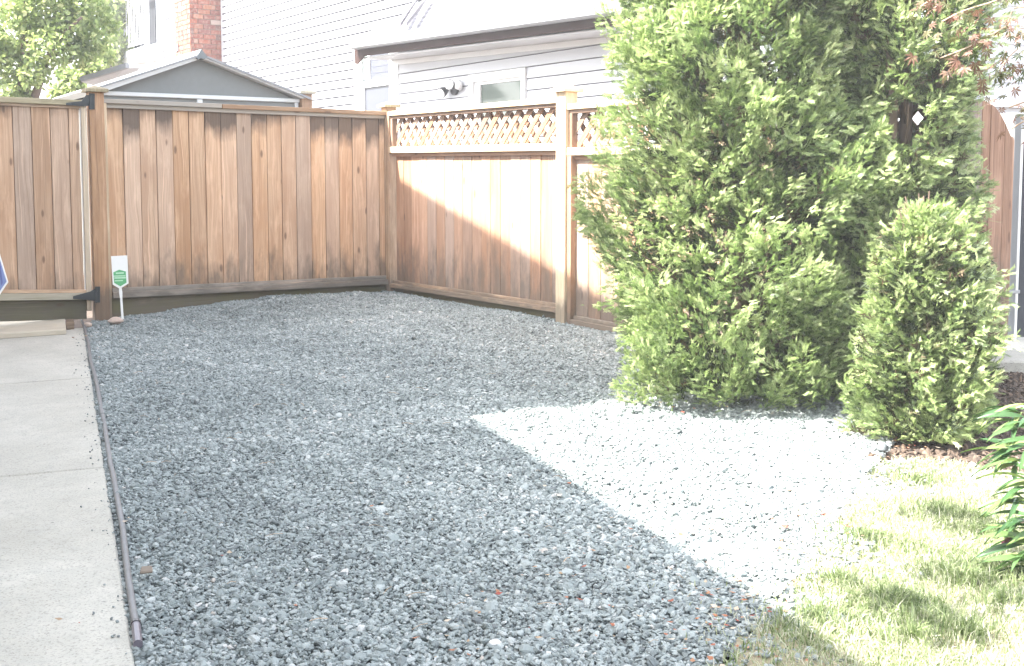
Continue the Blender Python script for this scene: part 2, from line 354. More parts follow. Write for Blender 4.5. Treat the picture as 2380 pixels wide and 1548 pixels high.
def sheet_from(name, poly, m, dz, step=.08, grow=0.05):
    P = np.array(poly); x0, y0 = P.min(0) - .1; x1, y1 = P.max(0) + .1
    xs = list(np.arange(x0, x1, step)); ys = list(np.arange(y0, y1, step))
    return height_sheet(name, xs, ys, m, dz, mask=lambda x, y: bool(inpoly(np.array([[x, y]]), poly)[0]), amp=.004)
sheet_from('gravel_bed', g_poly, M['gravelbase'], -.016)
sheet_from('lawn_ground', l_poly, M['lawnsoil'], -.012)

# ---- concrete path of slabs
path = thing('concrete_path', 'pale concrete path along the left edge', 'path', (pe0.x, pe0.y, G0(pe0.x, pe0.y)))
for k in ('label', 'category'): del path[k]
path['kind'] = 'structure'
def joint_y(py_left, py_right, xr):                        # distance along the edge at which a joint meets it
    p = ground(xr, py_right); return (p - pe0).dot(pd)
js = [-.45, joint_y(890, 878, 221), joint_y(1110, 1087, 249), None]
js[3] = 2 * js[2] - js[1]; js.append(js[3] + (js[2] - js[1]))
js[0] = -.30
jdir = (ground(0, 1110) - ground(249, 1087)); jdir.z = 0; jdir.normalize()
for a, b_ in zip(js[:-1], js[1:]):
    mb = MB(); gp = .007; W = 3.0 if a > -.2 else 3.0
    q = [pe0 + pd * (a + gp), pe0 + pd * (b_ - gp), pe0 + pd * (b_ - gp) + jdir * W, pe0 + pd * (a + gp) + jdir * W]
    lo = [Vector((p.x, p.y, G0(p.x, p.y) - .1)) for p in q]; hi = [Vector((p.x, p.y, G0(p.x, p.y) + .004)) for p in q]
    mb.hexa(lo + hi); mb.build('slab', M['concrete'], path, bevel=.006)
mb = MB(); q = [pe0 + pd * js[0], pe0 + pd * js[-1], pe0 + pd * js[-1] + jdir * 3, pe0 + pd * js[0] + jdir * 3]
mb.hexa([Vector((p.x, p.y, G0(p.x, p.y) - .16)) for p in q] + [Vector((p.x, p.y, G0(p.x, p.y) - .02)) for p in q]); mb.build('bedding', M['soil'], path)
# small concrete slab by the grey post at the right
pt = [ground(2296, 858), ground(2520, 866), ground(2540, 806), ground(2302, 800)]
mb = MB(); mb.hexa([p - Vector((0, 0, .1)) for p in pt] + [p + Vector((0, 0, .05)) for p in pt]); s = mb.build('porch_slab', M['concrete'], bevel=.01); s['kind'] = 'structure'

# ------------------------------------------------------------------ instanced loose material (uncountable)
def scatter(name, pts, rot, scl, tint, m, jag=.10, kind='stuff'):
    n = len(pts); me = bpy.data.meshes.new(name); me.vertices.add(n); me.vertices.foreach_set('co', np.asarray(pts, 'f').ravel())
    for an, ty, key, data in (('rot', 'FLOAT_VECTOR', 'vector', rot), ('scl', 'FLOAT_VECTOR', 'vector', scl), ('tint', 'FLOAT', 'value', tint)):
        a = me.attributes.new(an, ty, 'POINT'); a.data.foreach_set(key, np.asarray(data, 'f').ravel())
    me.materials.append(m); o = bpy.data.objects.new(name, me); link(o); o['kind'] = kind
    ng = bpy.data.node_groups.new(name + '_nodes', 'GeometryNodeTree')
    ng.interface.new_socket('Geometry', in_out='INPUT', socket_type='NodeSocketGeometry'); ng.interface.new_socket('Geometry', in_out='OUTPUT', socket_type='NodeSocketGeometry')
    nn = ng.nodes; L = ng.links; gi = nn.new('NodeGroupInput'); go = nn.new('NodeGroupOutput')
    g2 = nn.new('GeometryNodeGeometryToInstance')
    for k in range(6):
        ic = nn.new('GeometryNodeMeshIcoSphere'); ic.inputs['Radius'].default_value = .5; ic.inputs['Subdivisions'].default_value = 2
        sp = nn.new('GeometryNodeSetPosition'); L.new(ic.outputs[0], sp.inputs[0])
        rv = nn.new('FunctionNodeRandomValue'); rv.data_type = 'FLOAT_VECTOR'; rv.inputs[0].default_value = (-jag, -jag, -jag); rv.inputs[1].default_value = (jag, jag, jag); rv.inputs['Seed'].default_value = k * 7 + 3
        L.new(rv.outputs[0], sp.inputs['Offset'])
        smt = nn.new('GeometryNodeSetMaterial'); smt.inputs['Material'].default_value = m; L.new(sp.outputs[0], smt.inputs[0]); L.new(smt.outputs[0], g2.inputs[0])
    ip = nn.new('GeometryNodeInstanceOnPoints'); L.new(gi.outputs[0], ip.inputs['Points']); L.new(g2.outputs[0], ip.inputs['Instance']); ip.inputs['Pick Instance'].default_value = True
    ri = nn.new('FunctionNodeRandomValue'); ri.data_type = 'INT'; ri.inputs[4].default_value = 0; ri.inputs[5].default_value = 5; L.new(ri.outputs[2], ip.inputs['Instance Index'])
    for an, sock, ty in (('rot', 'Rotation', 'FLOAT_VECTOR'), ('scl', 'Scale', 'FLOAT_VECTOR')):
        na = nn.new('GeometryNodeInputNamedAttribute'); na.data_type = ty; na.inputs[0].default_value = an; L.new(na.outputs[0], ip.inputs[sock])
    L.new(ip.outputs[0], go.inputs[0])
    md = o.modifiers.new('scatter', 'NODES'); md.node_group = ng; return o
GV = np.vectorize(G)
def area_pts(poly, n):
    P = np.array(poly); lo, hi = P.min(0), P.max(0); out = np.empty((0, 2))
    while len(out) < n:
        q = rng.uniform(lo, hi, (n * 2, 2)); out = np.vstack([out, q[inpoly(q, poly)]])
    return out[:n]
def visible(q, lo=.47): return (np.abs(q[:, 0]) < lo * q[:, 1] + .3) & (q[:, 1] > 2.2)
q = area_pts(g_poly, 600000); q = q[visible(q)]
ed = np.array([list(e) for e in edge])
qe = area_pts(l_poly, 90000); de = np.min(np.hypot(qe[:, None, 0] - ed[None, :, 0], qe[:, None, 1] - ed[None, :, 1]), 1)
q = np.vstack([q, qe[rng.uniform(0, 1, len(qe)) < 1.3 * np.exp(-np.maximum(de - .04, 0) / .07) * (.6 + .4 * np.sin(qe[:, 0] * 11 + 6 * qe[:, 1]))]])
keep = rng.uniform(0, 1, len(q)) < np.clip(1.15 - (q[:, 1] - 3) * .03, .7, 1); q = q[keep]
tlow = .10 * np.sin(q[:, 0] * 2.3 + 1.5 * np.sin(q[:, 1] * 1.7)) * np.sin(q[:, 1] * 2.1 + q[:, 0]) + .06 * np.sin(q[:, 0] * 9 + 4 * np.sin(q[:, 1] * 6))
n = len(q); sz = rng.lognormal(math.log(.0110), .38, n); sz = np.clip(sz, .007, .034)
lumps = .010 * np.sin(q[:, 0] * 5 + 2 * np.sin(q[:, 1] * 3)) * np.sin(q[:, 1] * 4.3 + q[:, 0] * 2) + .006 * np.sin(q[:, 0] * 13 + q[:, 1] * 9)
z = GV(q[:, 0], q[:, 1]) - .010 + lumps * .8 + rng.uniform(-.006, .012, n)
scl = np.stack([sz * rng.uniform(.85, 1.5, n), sz * rng.uniform(.7, 1.1, n), sz * rng.uniform(.35, .8, n)], 1)
rot = np.stack([rng.normal(0, .45, n), rng.normal(0, .45, n), rng.uniform(0, 6.28, n)], 1)
scl[rng.uniform(0, 1, n) < .012] *= 1.7
tint = np.clip(rng.beta(2.0, 2.0, n) * .93 + tlow + (rng.uniform(0, 1, n) < .03) * .3, 0, 1)
g = scatter('gravel', np.column_stack([q, z]), rot, scl, tint, M['stone'])
tag(g, 'blue grey crushed gravel covering the yard inside the fence corner', 'gravel')
# stray stones on the path edge
q = np.array([tuple((pe0 + pd * random.uniform(0, 7.5) + pn * abs(random.gauss(0, .035))).xy) for _ in range(170)])
n = len(q); sz = rng.uniform(.003, .009, n)
scatter_st = scatter('stray_stones', np.column_stack([q, GV(q[:, 0], q[:, 1]) + .008]), np.stack([rng.normal(0, .4, n)] * 2 + [rng.uniform(0, 6, n)], 1),
        np.stack([sz * 1.3, sz, sz * .6], 1), rng.uniform(0, .7, n), M['stone'])
tag(scatter_st, 'stray gravel bits strewn on the concrete beside the pipe', 'gravel')
# mulch
mp = [tuple(ground(1990, 1068).xy), tuple(ground(2100, 1064).xy), tuple(ground(2210, 1074).xy), tuple(ground(2330, 1095).xy), tuple(ground(2560, 1115).xy), tuple(ground(2520, 858).xy), tuple(ground(2200, 850).xy), tuple(ground(2120, 960).xy)]
q = area_pts(mp, 16000); n = len(q); sz = rng.uniform(.012, .04, n)
g = scatter('bark_mulch', np.column_stack([q, GV(q[:, 0], q[:, 1]) - .045 + rng.uniform(0, .03, n)]), np.stack([rng.normal(0, .5, n), rng.normal(0, .5, n), rng.uniform(0, 6.28, n)], 1),
        np.stack([sz * 1.5, sz * .7, sz * .3], 1), rng.beta(1.6, 2.5, n), M['chip'])
tag(g, 'dark bark mulch and leaf crumbs under the evergreens at right', 'mulch')

# ------------------------------------------------------------------ grass
def blades(P, h, wd, lean, tint):
    n = len(P); a = rng.uniform(0, 2 * np.pi, n); b = rng.uniform(0, 2 * np.pi, n)
    side = np.stack([np.cos(a), np.sin(a), np.zeros(n)], 1) * wd[:, None]; le = np.stack([np.cos(b), np.sin(b), np.zeros(n)], 1) * (h * lean)[:, None]
    up = np.array([0, 0, 1.])
    v = [P - side, P + side, P + le * .35 + up * (h * .55)[:, None] - side * .8, P + le * .35 + up * (h * .55)[:, None] + side * .8,
         P + le + up * (h * (1 - .35 * np.clip(lean, 0, 1)))[:, None]]
    V = np.stack(v, 1).reshape(-1, 3); i = np.arange(n)[:, None] * 5
    F = np.vstack([i + [0, 1, 3], i + [0, 3, 2], i + [2, 3, 4]]); return V, F, np.repeat(tint, 5)
def lumpn(x, y): return np.sin(x * 4.1 + 1.7 * np.sin(y * 3.3)) * np.sin(y * 3.7 + 1.3 * np.sin(x * 2.9)) 
q = area_pts(l_poly, 190000); q = q[(q[:, 0] < .47 * q[:, 1] + .25) & (q[:, 1] > 2.2)]
ed = np.array([list(e) for e in edge])
dist = np.min(np.hypot(q[:, None, 0] - ed[None, :, 0], q[:, None, 1] - ed[None, :, 1]), 1)
keep = rng.uniform(0, 1, len(q)) < np.clip(dist / .42, .10, 1) * np.clip(.75 + .6 * np.sin(q[:, 0] * 7 + 3 * np.sin(q[:, 1] * 5)) * np.sin(q[:, 1] * 8 + q[:, 0] * 3), .25, 1); q = q[keep]
n = len(q); lm = lumpn(q[:, 0] * 1.6, q[:, 1] * 1.6) * .5 + .5
h = rng.uniform(.012, .036, n) * (.75 + .7 * lm); P = np.column_stack([q, GV(q[:, 0], q[:, 1]) - .012])
tint = np.clip(rng.normal(.55, .22, n) + (.5 - lm) * .35 + (rng.uniform(0, 1, n) < .18) * .35, 0, 1)
# straying tufts over the gravel border
q2 = area_pts(g_poly, 60000); d2 = np.min(np.hypot(q2[:, None, 0] - ed[None, :, 0], q2[:, None, 1] - ed[None, :, 1]), 1)
q2 = q2[(d2 < .4) & (rng.uniform(0, 1, len(q2)) < 1.2 * np.exp(-d2 / .11) * (.5 + .5 * np.sin(q2[:, 0] * 9 + 5 * q2[:, 1])))]
n2 = len(q2); P = np.vstack([P, np.column_stack([q2, GV(q2[:, 0], q2[:, 1])])]); h = np.r_[h, rng.uniform(.015, .035, n2)]; tint = np.r_[tint, np.clip(rng.normal(.65, .2, n2), 0, 1)]
n = len(P); V, F, T = blades(P, h, rng.uniform(.0009, .0022, n), rng.uniform(.1, 1.3, n), tint)
g = np_mesh('grass', V, F, M['grass'], tint=T); g['kind'] = 'stuff'; tag(g, 'sunlit patchy lawn with straw coloured tufts in the lower right', 'grass')
# taller tussocks, coloured darker to stand in for dapple shade
tus = [(2075, 1395), (2120, 1410), (2170, 1440), (2200, 1335), (2260, 1350), (2190, 1190), (2250, 1205), (2310, 1330), (2330, 1400), (2120, 1480), (2250, 1470), (1900, 1430), (1960, 1350), (2010, 1250), (2130, 1120), (2290, 1240)]
PP = []; 
for px, py in tus:
    c = ground(px, py); k = 260; r = np.abs(rng.normal(0, .055, k)); a = rng.uniform(0, 6.28, k)
    PP.append(np.column_stack([c.x + r * np.cos(a) * 1.3, c.y + r * np.sin(a), np.full(k, G(c.x, c.y) - .01)]))
P = np.vstack(PP); n = len(P); V, F, T = blades(P, rng.uniform(.035, .075, n), rng.uniform(.001, .0022, n), rng.uniform(.1, 1.0, n), np.clip(rng.normal(.3, .2, n), 0, 1))
g = np_mesh('dapple_tussocks', V, F, M['grass'], tint=T); g['kind'] = 'stuff'; tag(g, 'taller tufts, darkened as dapple shade, scattered through the sunlit lawn', 'grass')
# fallen leaves and straw on the gravel
def litter():
    spots = [(535, 1297, .03, 4), (545, 745, .02, 3), (310, 1222, .02, 4), (905, 1205, .05, 10), (700, 1390, .04, 6), (1400, 1290, .1, 20), (1500, 1390, .1, 20), (1600, 1240, .08, 16), (1330, 1140, .05, 8),
             (1880, 1240, .10, 50), (1900, 1215, .06, 30), (1790, 1380, .08, 40), (1760, 1390, .08, 40), (1700, 1470, .10, 50), (1680, 1430, .06, 20), (1620, 1510, .08, 25), (1930, 1200, .1, 40), (1750, 1190, .03, 3), (1130, 1400, .06, 10), (1250, 1350, .07, 12), (1050, 1520, .08, 16), (1320, 1490, .1, 18),
             (1560, 950, .06, 12), (1650, 960, .06, 14), (960, 870, .05, 3), (2110, 1050, .03, 12), (190, 790, .04, 16), (185, 770, .04, 16), (1840, 1300, .06, 30), (150, 1450, .03, 2), (2160, 1040, .1, 20)]
    V = []; F = []; T = []; 
    for px, py, r, k in spots:
        c = ground(px, py)
        for _ in range(int(k * .6) + 1):
            x = c.x + random.gauss(0, r); y = c.y + random.gauss(0, r * 1.2); zz = G(x, y) + random.uniform(.012, .024); s = random.uniform(.004, .014); a = random.uniform(0, 6.28)
            wx = random.uniform(.25, .7); ca, sa = math.cos(a), math.sin(a); b = len(V); tl = random.uniform(-.4, .4)
            for (u, v, q_) in ((-1, 0, .1), (-.2, wx, 0), (1, 0, .25), (-.2, -wx, .1)):
                V.append((x + (u * ca - v * sa) * s, y + (u * sa + v * ca) * s, zz + q_ * s + tl * v * s))
            F.append((b, b + 1, b + 2, b + 3)); T += [random.random()] * 4
    return V, F, T
V, F, T = litter(); g = np_mesh('leaf_litter', V, F, M['litter'], tint=T); g['kind'] = 'stuff'; tag(g, 'small red and tan fallen leaves on gravel and lawn edge', 'fallen leaves')
mb = MB()
for _ in range(150):
    p = area_pts(g_poly, 1)[0]
    if p[1] > 7: continue
    a = random.uniform(0, 6.28); l = random.uniform(.015, .07); z0 = G(*p) + .016
    pts = [(p[0] + math.cos(a) * l * k_, p[1] + math.sin(a) * l * k_ + .3 * l * (k_ - .5) ** 2, z0 + .006 * math.sin(k_ * 3)) for k_ in (0, .5, 1)]
    mb.tube(pts, random.uniform(.0008, .0016), 3)
g = mb.build('straw_bits', M['twig']); g['kind'] = 'stuff'; tag(g, 'thin dry straw and twigs lying on the gravel', 'twigs')

# ------------------------------------------------------------------ fences
class Fence:
    def __init__(s, P): s.P = P
    def piece(s, name, m, parent, s0, s1, z0, z1, o0, o1, z0b=None, z1b=None, bevel=.002, vert=False, tw=0):
        """s0..s1 along the fence, z0..z1 height at s0 (z0b..z1b at s1), o0..o1 outwards towards the viewer"""
        z0b = z0 if z0b is None else z0b; z1b = z1 if z1b is None else z1b; P = s.P
        p = [P(s0, o0, z0), P(s1, o0 + tw, z0b), P(s1, o1 + tw, z0b), P(s0, o1, z0), P(s0, o0, z1), P(s1, o0 + tw, z1b), P(s1, o1 + tw, z1b), P(s0, o1, z1)]
        l = abs(s1 - s0); h = z1 - z0; t = o1 - o0
        g = [(0, 0, 0), (0, l, 0), (0, l, t), (0, 0, t), (h, 0, 0), (h, l, 0), (h, l, t), (h, 0, t)] if vert else \
            [(0, 0, 0), (l, 0, 0), (l, 0, t), (0, 0, t), (0, h, 0), (l, h, 0), (l, h, t), (0, h, t)]
        if s1 < s0: pass
        mb = MB(); mb.hexa(p, g); o = mb.build(name, m, parent, bevel=bevel); return o
    def post(s, parent, sc_, oc, z0, z1, wd=.095, m=None, cap=True, capm=None):
        s.piece('post', m or M['post'], parent, sc_ - wd / 2, sc_ + wd / 2, z0, z1, oc - wd / 2, oc + wd / 2, bevel=.004, vert=True)
        if cap:
            P = s.P; mb = MB(); a = wd / 2 + .03
            r = lambda e, z: [P(sc_ - e, oc - e, z), P(sc_ + e, oc - e, z), P(sc_ + e, oc + e, z), P(sc_ - e, oc + e, z)]
            mb.hexa(r(a, z1) + r(a, z1 + .025)); mb.hexa(r(a - .004, z1 + .0255) + r(.012, z1 + .052))
            mb.build('post_cap', capm or M['capwood'], parent, bevel=.002)
FL, FR = Fence(PL), Fence(PR)
def lin(a, b, t): return a + (b - a) * t

# --- back fence panel between the gate post and the corner
sLp = sL(228, 480)                                          # gate post centre
s_st0, s_st1 = sL(242, 480), sL(897, 480)
zt0, zt1 = zL(246.5, 232.6), zL(904.6, 261.3); zb0, zb1 = zL(287.8, 671.6), zL(895, 642.9)
sA, sB = sL(246.5, 232), sL(904, 261)
def ztop(s): return lin(zt0, zt1, (s - sA) / (sB - sA))
def zbot(s): return lin(zb0, zb1, (s - sL(287.8, 671)) / (sL(895, 643) - sL(287.8, 671)))
bf = thing('board_fence', 'shaded brown board fence between the gate post and the corner', 'fence', (C0.x + dL.x * 1.3, C0.y + dL.y * 1.3, G(C0.x + dL.x * 1.3, C0.y + dL.y * 1.3)))
edges = [247.7, 286.5, 325, 363, 401.5, 439, 476.6, 512.9, 550, 584.7, 620.4, 653.8, 687.1, 721.7, 755, 787.3, 818.4, 850.6, 880.5, 893]
for a, b_ in zip(edges[:-1], edges[1:]):
    s0, s1 = sL(a, 330), sL(b_, 330); k = random.uniform(-.004, .004); tw = random.uniform(-.003, .003)
    FL.piece('board', M['board'], bf, s0 - .0025, s1 + .0025, zbot(s0) - .02, ztop(s0) - .028, -.018 + k, .0 + k, zbot(s1) - .02, ztop(s1) - .028, vert=True, tw=tw)
for x_ in edges[1:-1]:
    s_ = sL(x_, 330); FL.piece('back_board', M['board'], bf, s_ - .03, s_ + .03, zbot(s_) - .02, ztop(s_) - .03, -.04, -.0235, vert=True)
s0, s1 = sA + .03, sB - .02
FL.piece('backing_rail', M['rail'], bf, s0, s1, zbot(s0) - .02, zbot(s0) + .08, -.058, -.024, zbot(s1) - .02, zbot(s1) + .08)
FL.piece('backing_rail', M['rail'], bf, s0, s1, ztop(s0) - .14, ztop(s0) - .04, -.058, -.024, ztop(s1) - .14, ztop(s1) - .04)
sj = sL(517 - 5, 245)
for a, b_, dz in ((s0 + .015, sj + .002, 0), (sj - .002, s1, -.002)):
    FL.piece('top_rail', M['rail'], bf, a, b_, ztop(a) - .028 + dz, ztop(a) + .008 + dz, -.05, .05, ztop(b_) - .028 + dz, ztop(b_) + .008 + dz, bevel=.003)
FL.piece('nailer', M['rail'], bf, s0 - .01, s1, ztop(s0) - .062, ztop(s0) - .0285, .004, .024, ztop(s1) - .062, ztop(s1) - .0285)
FL.piece('bottom_rail', M['rail'], bf, s0 - .03, s1 - .01, zbot(s0) - .068, zbot(s0) - .02, -.02, .055, zbot(s1) - .068, zbot(s1) - .02, bevel=.003)
FL.piece('nailer', M['rail'], bf, s0 - .03, s1 - .01, zbot(s0) - .0195, zbot(s0) + .012, .006, .026, zbot(s1) - .0195, zbot(s1) + .012)
FL.piece('kickboard', M['kick'], bf, s0 - .03, s1 - .01, zbot(s0) - .30, zbot(s0) - .069, -.015, .012, zbot(s1) - .24, zbot(s1) - .069)
FL.piece('stile', M['trim'], bf, sL(245.5, 300) , sL(235.2, 300), zbot(s0) - .26, ztop(s0) + .004, -.03, .048, vert=True)
FL.piece('stile', M['rail'], bf, sL(904, 300), sL(892, 300), zbot(s1) - .2, ztop(s1) - .028, -.03, .04, vert=True)
zg = G(PL(sLp, 0, 0).x, PL(sLp, 0, 0).y)
FL.post(bf, sLp, 0, zg - .06, zL(215, 214.5), .112, capm=M['capwood'])
# --- gate (left of the post)
gt = thing('wooden_gate', 'wooden board gate at the left with black strap hinges', 'gate', tuple(PL(sLp + .6, 0, zg)))
gtop = lambda px: lin(227.5, 236.0, px / 190.)              # measured top edge of the gate, picture rows
gb = lambda px: lin(673.5, 671.0, px / 200.)
ge = [-150, -105, -60, -16, 28.8, 72.5, 116.3, 158.9, 184.5]
for a, b_ in zip(ge[:-1], ge[1:]):
    s0, s1 = sL(a, 300), sL(b_, 300); k = random.uniform(-.004, .004)
    FL.piece('board', M['gate_board'], gt, s1 + .0025, s0 - .0025, zL(b_, gb(b_)) - .02, zL(b_, gtop(b_)) - .04, -.01 + k, .01 + k, zL(a, gb(a)) - .02, zL(a, gtop(a)) - .04, vert=True)
for x_ in ge[1:-1]:
    s_ = sL(x_, 300); FL.piece('back_board', M['gate_board'], gt, s_ - .03, s_ + .03, zL(x_, gb(x_)) - .02, zL(x_, gtop(x_)) - .05, -.034, -.0155, vert=True)
a, b_ = -150, 188; s0, s1 = sL(b_, 300), sL(a, 300)
FL.piece('top_rail', M['capwood'], gt, s0, s1, zL(b_, gtop(b_)) - .036, zL(b_, gtop(b_)) + .008, -.035, .055, zL(a, gtop(a)) - .036, zL(a, gtop(a)) + .008, bevel=.003)
FL.piece('nailer', M['rail'], gt, s0, s1, zL(b_, gtop(b_)) - .058, zL(b_, gtop(b_)) - .0365, .015, .03, zL(a, gtop(a)) - .058, zL(a, gtop(a)) - .0365)
FL.piece('bottom_rail', M['capwood'], gt, s0, s1, zL(b_, 696) , zL(b_, 681), -.02, .05, zL(a, 700), zL(a, 683), bevel=.003)
FL.piece('nailer', M['rail'], gt, s0, s1, zL(b_, 680.5) , zL(b_, 673), .012, .032, zL(a, 682.5), zL(a, 674))
FL.piece('stile', M['trim'], gt, sL(200, 300) + .003, sL(187, 300), zL(200, 722), zL(200, 240), -.03, .04, vert=True)
FL.piece('kickboard', M['wetkick'], gt, s0 - .0, s1, zL(b_, 742), zL(b_, 697), -.01, .012, zL(a, 752), zL(a, 701))
FL.piece('weather_strip', M['white'], gt, sL(186.4, 300), sL(184.8, 300), zL(188, 690), zL(188, 243), .012, .03, vert=True)
def hinge(pc, tail, h0, h1, leaf):
    mb = MB(); P = FL.P; o = .056
    sp = [(sL(x, y), hit(x, y, C0, nL).z) for x, y in tail]
    pts = [P(s_, o, z_) for s_, z_ in sp]; mb.prism(pts, nL * .006)
    (x0, y0, x1, y1) = leaf; mb.beam(P(sL((x0 + x1) / 2, y0), .060, zL(x0, y0)), P(sL((x0 + x1) / 2, y1), .060, zL(x0, y1)), dL * (abs(sL(x0, y0) - sL(x1, y0))), nL * .008)
    k = P(sL(x0, y0), .064, zL(x0, y0)); mb.tube([k, P(sL(x0, y1), .064, zL(x0, y1))], .009, 8)
    hg = mb.build('hinge', M['iron'], gt, bevel=.001)
    for fx, fy in pc:
        b2 = MB(); c = P(sL(fx, fy), .063, zL(fx, fy)); b2.tube([c, c + nL * .006], .007, 8); b2.build('bolt', M['iron'], hg)
hinge([(205, 222), (212, 222), (208, 240), (166, 241)], [(150, 240), (150, 245.5), (190, 248), (207, 246), (207, 222), (196, 222), (186, 236)], 0, 0, (205, 218, 216, 255))
hinge([(224, 676), (224, 698), (188, 689)], [(166, 687), (166, 693), (206, 696), (219, 700), (219, 668), (206, 676)], 0, 0, (219, 665, 228.5, 702))
# far post seen behind the back fence
pb = at(709, 240, 11.9); fp_ = thing('fence_post', 'weathered post standing behind the back fence beside the grey shed', 'fence post', (pb.x, pb.y, G0(pb.x, pb.y)))
mb = MB(); zt = at(709, 219, 11.9).z; mb.beam((pb.x, pb.y, .2), (pb.x, pb.y, zt), dL * .11, nL * .11); mb.build('post', M['post'], fp_, bevel=.003)
mb = MB(); mb.beam((pb.x, pb.y, zt), (pb.x, pb.y, zt + .03), dL * .17, nL * .17); mb.beam((pb.x, pb.y, zt + .03), (pb.x, pb.y, zt + .05), dL * .14, nL * .14, w2=dL * .03); mb.build('post_cap', M['capwood'], fp_, bevel=.003)

# --- side fence with lattice
sf = thing('lattice_fence', 'wooden side fence with a diagonal lattice top, half in sun', 'fence', tuple(PR(1.3, 0, G(*PR(1.3, 0, 0).xy))))
s_c = sR(915.3, 300); s_p = sR(1309, 300)
rt0, rt1 = zR(915.3, 259.4), zR(1309.4, 226.7)
rb0, rb1 = zR(915.3, 651.6), zR(1307.5, 707.9)
rm0, rm1 = zR(915.3, 341.9), zR(1309, 332.6)
def panel(sa, sb, T, Mi, B, edges_s, kick=.28):
    """T, Mi, B: functions of s giving top, middle-rail top and bottom-rail top heights"""
    dz = .055
    FR.piece('top_rail', M['trim'], sf, sa, sb, T(sa) - .04, T(sa), -.045, .055, T(sb) - .04, T(sb), bevel=.003)
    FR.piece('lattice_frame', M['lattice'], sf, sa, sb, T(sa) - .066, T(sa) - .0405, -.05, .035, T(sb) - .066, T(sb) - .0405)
    FR.piece('middle_rail', M['trim'], sf, sa, sb, Mi(sa) - .055, Mi(sa), -.03, .055, Mi(sb) - .055, Mi(sb), bevel=.003)
    FR.piece('nailer', M['side_board'], sf, sa, sb, Mi(sa) - .085, Mi(sa) - .0555, .003, .022, Mi(sb) - .085, Mi(sb) - .0555)
    FR.piece('bottom_rail', M['rail'], sf, sa, sb, B(sa) - .06, B(sa) - .022, -.02, .05, B(sb) - .06, B(sb) - .022, bevel=.003)
    FR.piece('nailer', M['rail'], sf, sa, sb, B(sa) - .0215, B(sa) + .005, .003, .024, B(sb) - .0215, B(sb) + .005)
    FR.piece('kickboard', M['kick'], sf, sa, sb, B(sa) - kick, B(sa) - .061, -.012, .014, B(sb) - kick, B(sb) - .061)
    for a_, b2 in ((sa, sa + .035), (sb - .02, sb)):
        FR.piece('lattice_frame', M['lattice'], sf, a_, b2, Mi(a_) + .0005, T(a_) - .0665, -.02, .035, vert=True)
    for a_, b2 in zip(edges_s[:-1], edges_s[1:]):
        k = random.uniform(-.003, .003)
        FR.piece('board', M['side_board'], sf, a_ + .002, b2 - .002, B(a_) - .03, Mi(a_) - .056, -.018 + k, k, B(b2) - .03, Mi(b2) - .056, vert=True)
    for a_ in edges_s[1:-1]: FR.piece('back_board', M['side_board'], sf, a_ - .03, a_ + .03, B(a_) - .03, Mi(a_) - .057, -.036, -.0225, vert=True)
    # lattice slats, clipped to the opening
    x0, x1 = sa + .034, sb - .019; pitch = .142; wd = .047 * 1.414
    def zlo(s): return Mi(s) - .02
    def zhi(s): return T(s) - .05
    for sgn, oo in ((1, -.010), (-1, -.052)):
        hgt = zhi(x0) - zlo(x0); k = x0 - hgt - .1
        k = k + (.05 if sgn > 0 else .09)
        while k < x1:
            # polygon in (s,z): slat from bottom at k to top at k+hgt (sgn>0), or mirrored
            pts = []
            H = hgt + .02
            za = zlo(min(max(k, x0), x1)); quad = [(k, za), (k + wd, za), (k + wd + H, za + H), (k + H, za + H)] if sgn > 0 else [(k + H, za), (k + wd + H, za), (k + wd, za + H), (k, za + H)]
            def clip(pp, f, inter):
                out = []
                for i in range(len(pp)):
                    A, B_ = pp[i], pp[(i + 1) % len(pp)]; fa, fb = f(A), f(B_)
                    if fa >= 0: out.append(A)
                    if (fa >= 0) != (fb >= 0): t_ = fa / (fa - fb); out.append((A[0] + (B_[0] - A[0]) * t_, A[1] + (B_[1] - A[1]) * t_))
                return out
            for f in (lambda p: p[0] - x0, lambda p: x1 - p[0]):
                if quad: quad = clip(quad, f, None)
            if len(quad) >= 3 and max(p[0] for p in quad) - min(p[0] for p in quad) > .01:
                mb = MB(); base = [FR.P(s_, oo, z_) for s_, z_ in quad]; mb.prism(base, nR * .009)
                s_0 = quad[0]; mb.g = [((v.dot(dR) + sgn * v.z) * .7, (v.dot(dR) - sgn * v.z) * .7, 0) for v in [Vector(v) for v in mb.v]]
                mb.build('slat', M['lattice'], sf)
            k += pitch
t1 = lambda s: lin(rt0, rt1, (s - s_c) / (s_p - s_c)); mi1 = lambda s: lin(rm0, rm1, (s - s_c) / (s_p - s_c)); b1 = lambda s: lin(rb0, rb1, (s - s_c) / (s_p - s_c))
e1 = [921, 937.8, 955.5, 974.2, 993, 1014, 1033.9, 1054.2, 1074.8, 1096.2, 1118, 1139.7, 1162.6, 1186.3, 1209.2, 1232.4, 1256.8, 1283.1, 1309.5]
panel(s_c, s_p, t1, mi1, b1, [sR(x, 430) for x in e1])
spc = s_p + .058
FR.post(sf, 0.0, .0, .05, zR(905, 250), .10, m=M['rail'])
FR.piece('stile', M['rail'], sf, .05, s_c - .002, .05, t1(s_c) - .0, -.02, .05, vert=True)
gp_ = G(*PR(spc, 0, 0).xy)
FR.post(sf, spc, .012, gp_ - .05, zR(1325, 214), .112, m=M['trim'], capm=M['trim'])
zz = .012
sa2 = spc + .058; sb2 = sR(2165)
FR.piece('stile', M['post'], sf, sa2, sa2 + .045, gp_ - .03, mi1(s_p) - .055, -.02, .05, vert=True)
t2 = lambda s: zR(1350, 241) + .0 * (s - sa2); mi2 = lambda s: zR(1350, 343) ; b2_ = lambda s: zR(1355, 737) - .01 * (s - sa2)
